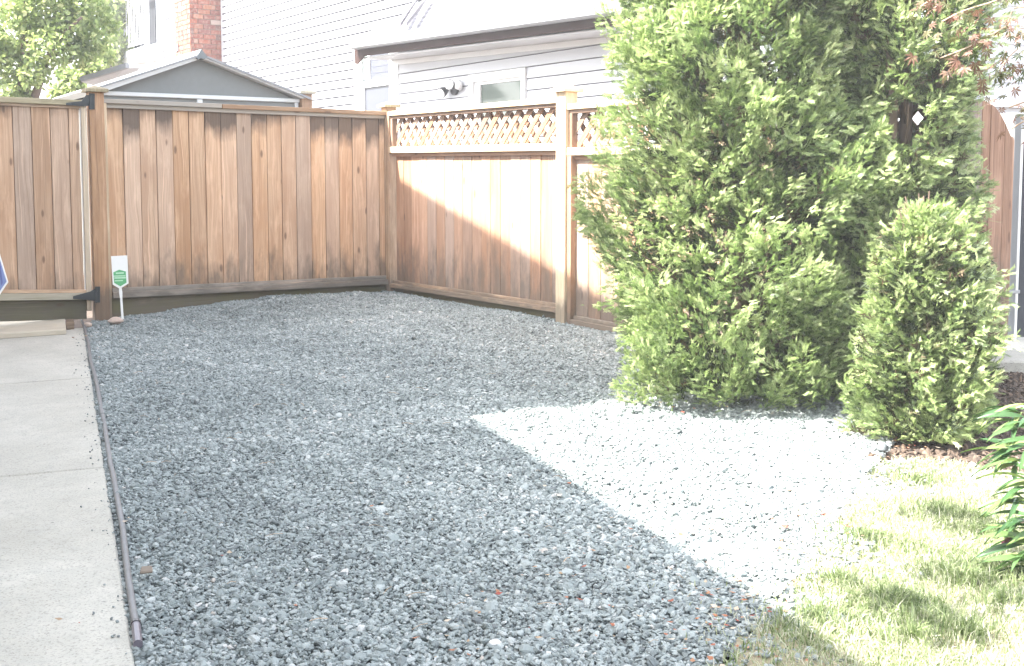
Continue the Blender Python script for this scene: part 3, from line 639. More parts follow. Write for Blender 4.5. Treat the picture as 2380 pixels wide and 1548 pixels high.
ed2 = [sa2 + .045 + (sb2 - sa2 - .05) / 21 * i for i in range(22)]
panel(sa2 + .001, sb2, t2, mi2, b2_, ed2)
FR.post(sf, sb2 + .058, .012, .1, zR(1325, 214) - .03, .112, m=M['post'])

# --- short fence at the right that sweeps down to the grey post
Q3 = at(2215, 500, 6.35); 
def P3(s, o, z): return Vector((Q3.x - dL.x * s + nL.x * o, Q3.y - dL.y * s + nL.y * o, z))
def s3(px): return (hit(px, 500, Q3, nL) - Q3).dot(-dL)
def z3(px, py): return hit(px, py, Q3, nL).z
rf = thing('swept_fence', 'old brown board fence at right with a top that curves down', 'fence', tuple(P3(.2, 0, G0(Q3.x, Q3.y))))
tops = [(2150, 232), (2180, 230), (2212, 231), (2240, 232), (2270, 233), (2283, 238), (2296, 247), (2309, 262), (2322, 285), (2341, 326)]
F3 = Fence(P3)
be = [2150, 2182, 2214, 2239, 2269, 2289, 2322, 2343]
def topy(px):
    for (xa, ya), (xb, yb) in zip(tops[:-1], tops[1:]):
        if xa <= px <= xb: return lin(ya, yb, (px - xa) / (xb - xa))
    return tops[-1][1]
for i, (a, b_) in enumerate(zip(be[:-1], be[1:])):
    n_ = 5; xs_ = [lin(a, b_, k / n_) for k in range(n_ + 1)]; k0 = random.uniform(-.004, .004)
    z0 = z3(a, 858); pts = [P3(s3(a) + .002, k0, z0), P3(s3(b_) - .002, k0, z0)] + [P3(min(max(s3(x), s3(a) + .002), s3(b_) - .002), k0, z3(x, topy(x))) for x in xs_[::-1]]
    mb = MB(); mb.prism(pts, nL * .018); o_ = Vector(mb.v[0]); mb.g = [(v[2], (Vector(v) - o_).dot(dL), 0) for v in mb.v]; mb.build('board', M['old_board'], rf, bevel=.002)
a, b_ = 2343, 2356
pts = [P3(s3(a) + .004, -.03, z3(a, 860)), P3(s3(b_), -.03, z3(b_, 860)), P3(s3(b_), -.03, z3(b_, 325)), P3(s3(b_) - .015, -.03, z3(b_, 317)), P3(s3(a) + .01, -.03, z3(a, 316))]
mb = MB(); mb.prism(pts, nL * .02); mb.build('board', M['old_board'], rf, bevel=.002)
F3.piece('rail', M['old_board'], rf, s3(2150), s3(2345), z3(2200, 560), z3(2200, 530), -.045, -.035 + .03)

# ------------------------------------------------------------------ small things at the gate
# sign on a stake
sp0 = ground(285, 741); sp0 = at(285, 738, 9.02); Ys = sp0.y
sg = thing('stake_sign', 'white stake sign with green house shape beside the gate post', 'sign', (sp0.x, sp0.y, G(sp0.x, sp0.y)))
def face(pts, Y, dy=0): return [at(x, y, Y) + Vector((0, dy, 0)) for x, y in pts]
head = [(258.0, 595.5), (295.5, 593.5), (298.3, 659), (281.5, 669.5), (276.5, 670), (262, 661.5)]
mb = MB(); mb.prism(face(head, Ys), (0, .004, 0)); mb.build('panel', M['signwhite'], sg)
mb = MB(); mb.prism(face([(276, 669), (281.8, 669), (283.5, 681), (283.4, 692), (286.8, 742), (281.8, 742), (278.4, 693), (276.6, 682)], Ys, .0045), (0, .005, 0)); mb.build('stake', M['signwhite'], sg)
mb = MB(); mb.prism(face([(263.5, 633), (277, 626.8), (292.5, 631), (294, 657), (280, 665.5), (265.5, 657.5)], Ys, -.0015), (0, .001, 0)); pr = mb.build('print', M['signgreen'], sg)
for (x0, y0, x1, y1) in ((269.5, 633.5, 288, 636.8), (264.5, 640.5, 291.5, 643), (266, 644.5, 292.5, 647.8), (267, 651.5, 286, 654)):
    mb = MB(); mb.prism(face([(x0, y0), (x1, y0 - .8), (x1, y1 - .8), (x0, y1)], Ys, -.0028), (0, .001, 0)); mb.build('lettering', M['signpale'], pr)
# blue sign cut by the frame
bp = at(-12, 650, 8.3); bs = thing('yard_sign', 'blue yard sign with white edge cut off by the left picture edge', 'sign', (bp.x, bp.y, G0(bp.x, bp.y)))
mb = MB(); mb.prism(face([(-45, 560), (-10, 560), (18.5, 656), (-12, 702), (-62, 690), (-70, 600)], 8.3), (0, .006, 0)); mb.build('border', M['signwhite'], bs)
mb = MB(); mb.prism(face([(-43, 565), (-12, 565), (15.5, 654), (-12, 694), (-58, 684), (-65, 602)], 8.3, -.002), (0, .0015, 0)); mb.build('panel', M['signblue'], bs)
mb = MB(); mb.prism(face([(-2, 620), (1.5, 617), (7, 657), (3, 665)], 8.3, -.0035), (0, .001, 0)); mb.build('stripe', plain('sign_dark_blue', (.12, .15, .36), .4), bs)
mb = MB(); mb.tube([at(-25, 690, 8.31), at(-25, 790, 8.31)], .012, 6); mb.build('stake', M['signwhite'], bs)
# plank and wood offcut lying by the gate
def lying(name, label, cat, quad, th, m, lift=.004):
    p = [ground(*q_) for q_ in quad]; c = sum(p, Vector()) / len(p); o = thing(name, label, cat, (c.x, c.y, c.z))
    mb = MB(); lo = [q_ + Vector((0, 0, lift)) for q_ in p]; hi = [q_ + Vector((0, 0, lift + th)) for q_ in p]
    l = (p[1] - p[0]).length; w_ = (p[3] - p[0]).length
    mb.hexa(lo + hi, [(0, 0, 0), (l, 0, 0), (l, w_, 0), (0, w_, 0)] + [(0, 0, th), (l, 0, th), (l, w_, th), (0, w_, th)])
    return o, mb
pl = [ground(-120, 797.5), ground(154, 778.5), ground(150.5, 746), ground(-120, 761)]
def solid(name, label, cat, p, th, m, lift=.005):
    mb = MB(); l = (p[1] - p[0]).length; w_ = (p[3] - p[0]).length
    mb.hexa([q_ + Vector((0, 0, lift)) for q_ in p] + [q_ + Vector((0, 0, lift + th)) for q_ in p], [(0, 0, 0), (l, 0, 0), (l, w_, 0), (0, w_, 0), (0, 0, th), (l, 0, th), (l, w_, th), (0, w_, th)])
    o = mb.build(name, m, origin=sum(p, Vector()) / 4, bevel=.003); return tag(o, label, cat)
solid('wooden_plank', 'wide pale plank lying on the path in front of the gate', 'plank', pl, .035, M['plank'])
solid('wood_offcut', 'short grey wood offcut beside the end of the plank', 'wood block', [ground(154.5, 768.5), ground(173, 766.5), ground(171, 755.5), ground(154, 756.5)], .045, M['rail'])
solid('wood_chip', 'small flat square of wood lying on the gravel beside the pipe', 'wood scrap', [ground(325, 1352), ground(356, 1349), ground(354, 1336), ground(329, 1338)], .008, M['post'], .022)
def rock(name, label, c, sx, sy, sz, seed, m):
    import bmesh
    bm = bmesh.new(); bmesh.ops.create_icosphere(bm, subdivisions=3, radius=1); r = random.Random(seed)
    ph = [r.uniform(0, 6) for _ in range(6)]
    for v in bm.verts:
        k = 1 + .12 * math.sin(v.co.x * 3 + ph[0]) + .1 * math.sin(v.co.y * 4 + ph[1]) + .08 * math.sin(v.co.z * 5 + ph[2]) + .04 * math.sin(v.co.x * 9 + v.co.y * 7 + ph[3])
        v.co = Vector((v.co.x * sx * k, v.co.y * sy * k, v.co.z * sz * k))
    me = bpy.data.meshes.new(name); bm.to_mesh(me); bm.free(); me.materials.append(m); me.polygons.foreach_set('use_smooth', [True] * len(me.polygons))
    o = bpy.data.objects.new(name, me); link(o); o.location = c; return tag(o, label, 'rock')
c = at(268, 737, 9.15); rock('stone', 'long pinkish stone lying at the foot of the gate post', (c.x, c.y, G(c.x, c.y) + .022), .062, .035, .026, 3, M['rock']).rotation_euler = (0, 0, .5)
c = ground(206, 760); rock('stone', 'small pale stone at the far end of the pipe', (c.x, c.y, G(c.x, c.y) + .015), .035, .022, .02, 5, M['rock']).rotation_euler = (0, 0, -.6)
c = ground(2052, 1050); rock('stone', 'small grey stone where the gravel meets the lawn by the small evergreen', (c.x, c.y, G(c.x, c.y) + .015), .024, .02, .016, 7, M['stone'])
# pipe along the path
hp = [(190, 748), (194, 757), (197, 765), (203, 790), (207, 808), (210, 838), (219, 868), (224, 890), (229, 915), (235, 952), (243, 988), (248, 1027), (254, 1060), (257, 1085), (263, 1108), (268, 1135), (276, 1182), (285, 1230), (290, 1280), (295, 1321), (302, 1374), (310, 1426), (316, 1461)]
hpt = []
for x, y in hp:
    p = ground(x, y); hpt.append(Vector((p.x, p.y, G0(p.x, p.y) + .008 + .003 * math.sin(y * .07))))
hs_ = thing('drip_pipe', 'dusty black plastic pipe laid between path and gravel', 'pipe', tuple(hpt[-1]))
def smooth_path(pts, k=4):
    out = []
    for i in range(len(pts) - 1):
        p0 = pts[max(i - 1, 0)]; p1 = pts[i]; p2 = pts[i + 1]; p3 = pts[min(i + 2, len(pts) - 1)]
        for j in range(k):
            t_ = j / k; out.append(.5 * ((2 * p1) + (p2 - p0) * t_ + (2 * p0 - 5 * p1 + 4 * p2 - p3) * t_ ** 2 + (3 * p1 - p0 - 3 * p2 + p3) * t_ ** 3))
    return out + [pts[-1]]
mb = MB(); mb.tube(smooth_path(hpt), .0105, 10); mb.build('tube', M['hose'], hs_, smooth=True)
e0 = hpt[-1]; e1_ = ground(321, 1508); e1_.z += .012; dd = (e1_ - e0).normalized()
mb = MB(); mb.tube([e0 - dd * .012, e0 + dd * .004], .0145, 12); mb.build('collar', M['black'], hs_)
mb = MB(); mb.tube([e0 + dd * .002, e1_], .0125, 12); mb.build('end_cap', plain('coupling', (.11, .10, .12), .3, var=.2, scale=30), hs_, smooth=False)

# ------------------------------------------------------------------ grey shed behind the back fence
QS = at(460, 200, 11.35)
def hs(px, py): return hit(px, py, QS, nL)
shed = thing('garden_shed', 'grey resin garden shed with pale roof edge behind the fence', 'shed', (QS.x, QS.y, G0(QS.x, QS.y)))
zb = .3
wl, wr = hs(236, 222), hs(692, 238)
def down(p, z=zb): return Vector((p.x, p.y, z))
back = -nL * 1.9
mb = MB(); mb.prism([down(wl), down(wr), hs(692, 236), hs(235, 219)], back); mb.build('wall', M['shed'], shed)
mb = MB(); mb.prism([hs(240, 213), hs(688, 230.5), hs(458, 131)], back); mb.build('gable', M['shed'], shed)
mb = MB(); mb.prism([p + nL * .03 for p in (hs(227, 211.5), hs(694, 230), hs(694, 239), hs(226, 221))], -nL * .05); mb.build('frieze', M['shedtrim'], shed, bevel=.004)
for px in (598 * .2302 + 0, ):
    pass
def vtrim(x0, x1, y0, y1):
    mb = MB(); a0, a1 = hs(x0, y0), hs(x1, y0); mb.prism([p + nL * .025 for p in (down(a0, .5), down(a1, .5), a1, a0)], -nL * .03); mb.build('corner_trim', M['shedtrim'], shed, bevel=.003)
vtrim(456.5, 469, 231, 250); vtrim(683, 691.5, 239, 250); vtrim(228, 236, 222, 250)
for a, b_, c_, d_ in (((452, 129), (200, 209), (222, 219.5), (456, 140)), ((462, 128), (712, 228), (695, 230.5), (461, 137))):
    mb = MB(); mb.prism([hs(*p) + nL * .10 for p in (a, b_, c_, d_)], -nL * 2.1); mb.build('roof_panel', M['shedtrim'], shed, bevel=.003)
    pa, pb_ = hs(*a), hs(*b_); mb = MB()
    mb.beam(pa + nL * .115 + Vector((0, 0, -.012)), pb_ + nL * .115 + Vector((0, 0, -.012)), nL * .02, Vector((0, 0, .022))); mb.build('rake_trim', M['gutter'], shed)
mb = MB(); p = [hs(447, 139) + nL * .13, hs(470, 139) + nL * .13, hs(458, 118) + nL * .13]; mb.prism([hs(446, 136) + nL * .135, hs(451, 141) + nL * .135, hs(458, 137) + nL * .135, hs(464, 141) + nL * .135, hs(472, 135) + nL * .135, hs(458, 117) + nL * .135], -nL * 2.15); mb.build('ridge_cap', M['sheddark'], shed)
# canopy further left
cv = at(300, 175, 15.5); pc = thing('patio_cover', 'grey edged patio roof left of the shed behind the fence', 'canopy', (cv.x, cv.y, G0(cv.x, cv.y)))
Yc = 15.5
mb = MB(); mb.prism([at(184, 179, Yc), at(292, 146, Yc), at(292, 158, Yc), at(188, 190, Yc)], (.03, .05, 0)); mb.build('fascia', M['gutter'], pc)
mb = MB(); mb.prism([at(188, 190.5, Yc + .12), at(292, 158.5, Yc + .12), at(420, 152, Yc + 1.6), at(240, 205, Yc + .7)], (0, 0, .04)); mb.build('roof_panel', M['soffit'], pc)
for px, py in ((215, 190), (330, 168)):
    p = at(px, py, Yc + .5); mb = MB(); mb.beam((p.x, p.y, .3), (p.x, p.y, p.z), (.1, 0, 0), (0, .1, 0)); mb.build('post', M['white'], pc)

# ------------------------------------------------------------------ neighbour house behind the side fence
QH = at(540, 200, 21.5); uH, nH = dR, nR                      # wall runs like the side fence
QG = QH + nH * .5; QE = QG + nH * .5
def hb(px, py): return hit(px, py, QH, nH)
def hg(px, py): return hit(px, py, QG, nH)
def he(px, py): return hit(px, py, QE, nH)
def sH(p): return (p - QH).dot(uH)
nb = thing('house', 'white sided house behind the fence with brick chimney and low eave', 'house', (QH.x, QH.y, G0(QH.x, QH.y)))
def WP(base, s, o, z): return Vector((base.x + uH.x * s + nH.x * o, base.y + uH.y * s + nH.y * o, z))
def siding(base, s0, s1, z0, z1, lap, m, wallname='wall', holes=()):
    mb = MB(); mb.hexa([WP(base, s0, -.2, z0), WP(base, s1, -.2, z0), WP(base, s1, 0, z0), WP(base, s0, 0, z0), WP(base, s0, -.2, z1), WP(base, s1, -.2, z1), WP(base, s1, 0, z1), WP(base, s0, 0, z1)])
    wl_ = mb.build(wallname, M['lap_shade'], nb)
    z = z0
    while z < z1 - .02:
        spans = [(s0, s1)]
        for (h0, h1, hz0, hz1) in holes:
            if z + lap > hz0 and z < hz1:
                ns = []
                for a_, b2 in spans:
                    if h0 > a_ and h0 < b2: ns.append((a_, h0))
                    if h1 < b2 and h1 > a_: ns.append((h1, b2))
                    if h1 <= a_ or h0 >= b2: ns.append((a_, b2))
                spans = ns
        for a_, b2 in spans:
            if b2 - a_ < .03: continue
            zt_ = min(z + lap, z1); mb = MB()
            z_ = z + (.0235 if m is M['siding'] else .010); mb.hexa([WP(base, a_, .001, z_), WP(base, b2, .001, z_), WP(base, b2, .034, z_), WP(base, a_, .034, z_), WP(base, a_, .001, zt_), WP(base, b2, .001, zt_), WP(base, b2, .022, zt_), WP(base, a_, .022, zt_)])  # gap under each lap lets the dark backing draw a shadow line
            mb.build('siding_board', m, wl_)
        z += lap
sg0, sg1 = sH(hg(832, 200)), sH(hg(1640, 200))
s_ch1 = sH(hb(518, 60)); LAP = .125
zph = hb(725, 236).z % LAP
siding(QH, sH(hb(376, 60)), sH(hb(1100, 100)), LAP * 4 + zph, hb(540, -90).z, LAP, M['siding'])
mb = MB(); mb.beam(WP(QH, s_ch1 + .03, .02, .6), WP(QH, s_ch1 + .03, .02, hb(540, -90).z), uH * .06, nH * .03); mb.build('corner_board', M['siding'], nb)
# chimney
chO = .61; s_c1 = s_ch1; s_c0 = s_ch1 - .84
ch = thing('tmp', 'x', 'x', (0, 0, 0)); col.objects.unlink(ch); bpy.data.objects.remove(ch)
zc0, zc1 = hb(518, 175).z - .6, hb(518, -60).z
mb = MB(); e = .012
mb.hexa([WP(QH, s_c0 + e, 0, zc0), WP(QH, s_c1 - e, 0, zc0), WP(QH, s_c1 - e, chO - e, zc0), WP(QH, s_c0 + e, chO - e, zc0), WP(QH, s_c0 + e, 0, zc1), WP(QH, s_c1 - e, 0, zc1), WP(QH, s_c1 - e, chO - e, zc1), WP(QH, s_c0 + e, chO - e, zc1)])
chim = mb.build('chimney', M['mortar'], nb)
bh = hb(518, 60).z; course = .088
z = zc0; row = 0
while z < zc1:
    o2 = .05 if row % 2 else 0.0; hh = course - .011
    # face towards the sun
    s = s_c0 - o2 * 1.0
    while s < s_c1 - .02:
        a_, b2 = max(s, s_c0), min(s + .225, s_c1); j = random.uniform(-.002, .003)
        if b2 - a_ > .03:
            mb = MB(); mb.hexa([WP(QH, a_, chO - .06, z), WP(QH, b2, chO - .06, z), WP(QH, b2, chO + j, z), WP(QH, a_, chO + j, z), WP(QH, a_, chO - .06, z + hh), WP(QH, b2, chO - .06, z + hh), WP(QH, b2, chO + j, z + hh), WP(QH, a_, chO + j, z + hh)])
            mb.build('brick', M['brick'], chim)
        s += .237
    # face towards the camera
    o_ = 0.0 - (0 if row % 2 else .1)
    while o_ < chO - .07:
        a_, b2 = max(o_, .002), min(o_ + .225, chO - .064); j = random.uniform(-.002, .003)
        if b2 - a_ > .03:
            mb = MB(); mb.hexa([WP(QH, s_c1 - .06, a_, z), WP(QH, s_c1 + j, a_, z), WP(QH, s_c1 + j, b2, z), WP(QH, s_c1 - .06, b2, z), WP(QH, s_c1 - .06, a_, z + hh), WP(QH, s_c1 + j, a_, z + hh), WP(QH, s_c1 + j, b2, z + hh), WP(QH, s_c1 - .06, b2, z + hh)])
            mb.build('brick', M['brick'], chim)
        o_ += .237
    z += course; row += 1
# garage wing
zE0 = he(835, 96).z; e_l, e_r = he(833, 96), he(1398, 10)
sE0 = (e_l - QE).dot(uH); sE1 = sE0 + 9.5; zE = (he(835, 96).z + he(1398, 12).z) / 2
W1 = [sH(hg(846, 200)), sH(hg(911, 200)), 0.6, hg(880, 116).z]
W2 = [sH(hg(1097, 220)), sH(hg(1229, 220)), hg(1160, 330).z, hg(1160, 186).z]
W2[3] = LAP * 4 + zph + math.ceil((W2[3] - LAP * 4 - zph) / LAP) * LAP
siding(QG, sg0 + .12, sg1, LAP * 4 + zph, zE + .2, LAP, M['siding2'], holes=[(sH(hg(828, 200)), sH(hg(931, 200)), 0, 9), tuple(W2)])
mb = MB(); mb.hexa([WP(QG, sg0, -.5, .4), WP(QG, sg0 + .05, -.5, .4), WP(QG, sg0 + .05, 0, .4), WP(QG, sg0, 0, .4), WP(QG, sg0, -.5, zE + .2), WP(QG, sg0 + .05, -.5, zE + .2), WP(QG, sg0 + .05, 0, zE + .2), WP(QG, sg0, 0, zE + .2)]); mb.build('side_wall', M['siding'], nb)
def gbeam(name, m, x0, y0, x1, y1, o0, o1, parent):
    a_, b2 = sH(hg(x0, (y0 + y1) / 2)), sH(hg(x1, (y0 + y1) / 2)); z1_, z0_ = hg((x0 + x1) / 2, y0).z, hg((x0 + x1) / 2, y1).z
    mb = MB(); mb.hexa([WP(QG, a_, o0, z0_), WP(QG, b2, o0, z0_), WP(QG, b2, o1, z0_), WP(QG, a_, o1, z0_), WP(QG, a_, o0, z1_), WP(QG, b2, o0, z1_), WP(QG, b2, o1, z1_), WP(QG, a_, o1, z1_)]); return mb.build(name, m, parent)
# tall window by the corner
wn = gbeam('window', M['blueglass'], 846, 116, 911, 290, -.05, .012, nb)
gbeam('corner_trim', M['white'], 829, 90, 846, 290, -.02, .035, nb); gbeam('corner_trim', M['white'], 910, 95, 931, 290, .001, .035, nb)
gbeam('frame', M['white'], 846, 100, 910, 120, .013, .04, wn); gbeam('frame', M['white'], 845, 186, 911, 201, .013, .04, wn)
gbeam('frame', M['white'], 858, 120, 863, 186, .013, .028, wn); gbeam('frame', M['white'], 846, 201, 851, 290, .013, .028, wn)
gbeam('pane', M['greenglass'], 846, 120, 857.5, 186, .013, .018, wn)
for k in range(4):
    gbeam('slat', M['paneblue'], 867, 126 + 15 * k, 907, 138.6 + 15 * k, .0125, .016, wn)  # strips painted as the reflection in the pane
# low dark window
w2 = gbeam('window', M['greenglass'], 1100, 186, 1226, 330, .001, .006, nb)
z1_ = W2[3]
for nm, x0, x1, za, zb_ in (('frame', 1097, 1107, z1_ - .9, z1_), ('frame', 1219, 1229, z1_ - .9, z1_), ('frame', 1107, 1219, z1_ - .09, z1_), ('sash', 1107, 1120, z1_ - .9, z1_ - .0905), ('sash', 1120, 1219, z1_ - .125, z1_ - .0905)):
    a_, b2 = sH(hg(x0, 220)), sH(hg(x1, 220)); oo = .05 if nm == 'frame' else .025
    mb = MB(); mb.hexa([WP(QG, a_, .0062, za), WP(QG, b2, .0062, za), WP(QG, b2, oo, za), WP(QG, a_, oo, za), WP(QG, a_, .0062, zb_), WP(QG, b2, .0062, zb_), WP(QG, b2, oo, zb_), WP(QG, a_, oo, zb_)]); mb.build(nm, M['white'], w2)
gbeam('trim_gap', M['black'], 1229.5, 182, 1230.5, 238, .018, .022, nb)
# twin flood light
fl0 = WP(QG, sH(hg(1064, 207)), 0.02, hg(1064, 207).z)
flt = thing('flood_light', 'small black twin flood light on the white wall left of the low window', 'light', tuple(fl0))
flt.parent = None
mb = MB(); mb.tube([fl0, fl0 + nH * .04], .075, 14); mb.build('base', M['black'], flt, smooth=False)
for px, py, dv in ((1050, 213, (-.5, -.5, -.35)), (1068, 200, (-.3, -.6, .1))):
    c = WP(QG, sH(hg(px, py)), .11, hg(px, py).z); d_ = Vector(dv).normalized()
    mb = MB(); mb.tube([c - d_ * .06, c, c + d_ * .05], [.03, .055, .065], 12); lp = mb.build('lamp_head', M['black'], flt, smooth=False)
    mb = MB(); mb.tube([c + d_ * .0505, c + d_ * .056], .055, 12); mb.build('lens', M['white'], lp)
    mb = MB(); mb.tube([fl0 + nH * .03, c - d_ * .05], .014, 6); mb.build('arm', M['black'], flt)
mb = MB(); c = WP(QG, sH(hg(1079, 199)), .06, hg(1079, 199).z); mb.tube([c, c + nH * .05], [.06, .045], 12); mb.build('sensor', M['white'], flt, smooth=True)
# roof of the wing
ov = 1.0; slope = .52
kE = (he(1398, 9).z - he(835, 92).z) / ((he(1398, 9) - QE).dot(uH) - sE0); zE = he(835, 92).z - .045
mb = MB()
def RP(s, o, dz=0): return Vector((QE.x + uH.x * s + nH.x * o, QE.y + uH.y * s + nH.y * o, zE + .045 + kE * (s - sE0) - o * slope + dz))
mb.hexa([RP(sE0, 0, -.05), RP(sE1, 0, -.05), RP(sE1, -ov, -.05), RP(sE0, -ov, -.05), RP(sE0, 0, 0), RP(sE1, 0, 0), RP(sE1, -ov, 0), RP(sE0, -ov, 0)])
roof = mb.build('roof', M['shingle'], nb)
row = 0; o_ = .02
while o_ > -ov:
    s = sE0 - .01 - (row % 2) * .15
    while s < sE0 + 5.8:
        a_, b2 = max(s, sE0 - .01), s + .295; j = random.uniform(0, .004); ln = .185
        if b2 - a_ > .05:
            mb = MB(); mb.hexa([RP(a_, o_, .008 + j), RP(b2, o_, .008 + j), RP(b2, max(o_ - ln, -ov), .002), RP(a_, max(o_ - ln, -ov), .002), RP(a_, o_, .02 + j), RP(b2, o_, .02 + j), RP(b2, max(o_ - ln, -ov), .007), RP(a_, max(o_ - ln, -ov), .007)]); mb.build('shingle', M['shingle'], roof)
        s += .305
    o_ -= .15; row += 1
def ebeam(name, m, o0, o1, z0, z1, s0=None, s1=None, par=None, **k):
    s0 = sE0 if s0 is None else s0; s1 = sE1 if s1 is None else s1
    zt0_, zt1_ = kE * (s0 - sE0), kE * (s1 - sE0)
    mb = MB(); mb.hexa([WP(QE, s0, o0, z0 + zt0_), WP(QE, s1, o0, z0 + zt1_), WP(QE, s1, o1, z0 + zt1_), WP(QE, s0, o1, z0 + zt0_), WP(QE, s0, o0, z1 + zt0_), WP(QE, s1, o0, z1 + zt1_), WP(QE, s1, o1, z1 + zt1_), WP(QE, s0, o1, z1 + zt0_)]); return mb.build(name, m, par or nb, **k)
ebeam('gutter', M['gutter'], .02, .13, zE - .085, zE + .045, bevel=.02)
ebeam('fascia', M['fascia'], -.03, .018, zE - .165, zE - .0)
ebeam('soffit', M['soffit'], -.48, -.031, zE - .19, zE - .175)
ebeam('frieze_board', M['white'], -.485, -.46, zE - .25, zE - .191, s1=sE1)
mb = MB(); mb.prism([he(825, 100) , he(837, 90), he(868, 106), he(833, 150), he(827, 148)], nH * .015); mb.build('eave_return', M['fascia'], nb)
mb = MB(); mb.hexa([RP(sE0 - .03, 0, -.19), RP(sE0 - .001, 0, -.19), RP(sE0 - .001, -ov, -.16), RP(sE0 - .03, -ov, -.16), RP(sE0 - .03, 0, .02), RP(sE0 - .001, 0, .02), RP(sE0 - .001, -ov, .02), RP(sE0 - .03, -ov, .02)]); mb.build('rake_board', M['white'], nb)
for x0, x1 in (((929, 58), (971, -6)), ((943, 57), (992, -6))):
    def onroof(px, py):
        nrm = Vector((uH.cross(nH * 1.0 + Vector((0, 0, -slope)))));  return hit(px, py, RP(sE0, 0, .12), nrm)
    mb = MB(); mb.beam(onroof(*x0), onroof(*x1), uH * .06, Vector((0, 0, .05))); mb.build('roof_dark_bar', plain('dark_bar', (.07, .065, .08), .5), nb)  # two plain dark bars laid over the shingles
# deck with balusters at the left end of the house
QD = QH + nH * .02
def hd(px, py): return hit(px, py, QD, nH)
dk = [hd(302, 160), hd(378, 160)]
sd0, sd1 = (hd(300, 120) - QD).dot(uH), (hd(366, 120) - QD).dot(uH)
def dbeam(name, m, a_, b2, z0, z1, o0, o1, par):
    mb = MB(); mb.hexa([WP(QD, a_, o0, z0), WP(QD, b2, o0, z0), WP(QD, b2, o1, z0), WP(QD, a_, o1, z0), WP(QD, a_, o0, z1), WP(QD, b2, o0, z1), WP(QD, b2, o1, z1), WP(QD, a_, o1, z1)]); return mb.build(name, m, par)
zd = hd(340, 118).z
deck = dbeam('deck', M['white'], sd0, sd1, zd - .28, zd, -.3, .25, nb)
dbeam('fascia_board', M['siding'], sd0, sd1, zd - .12, zd + .02, .251, .27, deck)
dbeam('bottom_rail', M['white'], sd0, sd1, zd + .10, zd + .15, .20, .245, deck)
dbeam('top_rail', M['white'], sd0, sd1, zd + 1.1, zd + 1.16, .18, .26, deck)
k = sd0 + .04
while k < sd1:
    dbeam('baluster', M['white'], k, k + .07, zd + .15, zd + 1.1, .225, .235, deck); k += .19
dbeam('deck_post', M['white'], sd1 - .1, sd1, .5, zd - .28, .1, .2, deck); dbeam('deck_post', M['white'], sd1 - .02, sd1 + .06, zd, zd + 1.25, .17, .25, deck)
dbeam('deck_shade', M['deckback'], sd0 - .5, sd1 - .02, zd + .1, zd + 2.5, .0, .03, deck)  # dark sheet added as painted shade between the balusters
# dark vent in the wall
gv = hb(421, 133); mb = MB(); sv = sH(gv); mb.hexa([WP(QH, s_c0 + .12 + a_, chO + o2, gv.z + z_) for z_ in (-.06, .06) for a_, o2 in ((-.07, -.02), (.07, -.02), (.07, .02), (-.07, .02))]); mb.build('vent', M['sheddark'], nb)

# ------------------------------------------------------------------ house at the far right
Yr = 7.4
hr = thing('house', 'pale grey house wall with a ribbed corner post at the right edge', 'house', tuple(at(2420, 790, Yr)))
QR = at(2352, 500, 6.9); uR = -dL; nRR = nL
def hr_(px, py, o=0): return hit(px, py, QR + nRR * o, nRR)
def rbeam(name, m, x0, x1, y0, y1, o0, o1, par=hr):
    mb = MB(); a_, b2 = hr_(x0, 500, o1), hr_(x1, 500, o1); zt_, zb_ = hr_(x0, y0, o1).z, hr_(x0, y1, o1).z
    sa_, sb_ = (a_ - QR).dot(uR), (b2 - QR).dot(uR)
    f = lambda s_, o, z_: Vector((QR.x + uR.x * s_ + nRR.x * o, QR.y + uR.y * s_ + nRR.y * o, z_))
    mb.hexa([f(sa_, o0, zb_), f(sb_, o0, zb_), f(sb_, o1, zb_), f(sa_, o1, zb_), f(sa_, o0, zt_), f(sb_, o0, zt_), f(sb_, o1, zt_), f(sa_, o1, zt_)]); return mb.build(name, m, par, bevel=.003)
pil = rbeam('corner_post', M['pillar'], 2350, 2374, 262, 803, -.05, .05)
k = 2352.0
while k < 2366: rbeam('rib', M['pillar'], k, k + 1.3, 263, 802, .0505, .054, pil); k += 2.6
rbeam('highlight_strip', M['white'], 2368, 2373, 300, 803, .0505, .058, pil)  # white strip painted as a narrow highlight down the post
rbeam('band', M['pillar'], 2347, 2378, 676, 684, -.06, .062, pil)
rbeam('dark_panel', M['deckback'], 2374.5, 2470, 330, 800, -.04, .0)  # plain dark panel right of the corner post
# wall with laps beyond
QW = at(2300, 100, 12.5)
def hw(px, py): return hit(px, py, QW, nL)
ww = lambda s_, o, z_: Vector((QW.x - dL.x * s_ + nL.x * o, QW.y - dL.y * s_ + nL.y * o, z_))
mb = MB(); mb.hexa([ww(-.5, -.2, 0), ww(6, -.2, 0), ww(6, 0, 0), ww(-.5, 0, 0), ww(-.5, -.2, 5), ww(6, -.2, 5), ww(6, 0, 5), ww(-.5, 0, 5)]); rw = mb.build('wall', M['siding2'], hr)
zt_ = hw(2340, 236).z; z = zt_
while z < 4.5:
    mb = MB(); mb.hexa([ww(-.5, .001, z), ww(6, .001, z), ww(6, .018, z), ww(-.5, .018, z), ww(-.5, .001, z + .2), ww(6, .001, z + .2), ww(6, .004, z + .2), ww(-.5, .004, z + .2)]); mb.build('siding_board', M['siding2'], rw); z += .2
mb = MB(); z0_ = hw(2340, 250).z; mb.hexa([ww(-.5, .001, z0_), ww(6, .001, z0_), ww(6, .06, z0_), ww(-.5, .06, z0_), ww(-.5, .001, zt_ - .002), ww(6, .001, zt_ - .002), ww(6, .06, zt_ - .002), ww(-.5, .06, zt_ - .002)]); mb.build('belt_board', M['white'], hr)

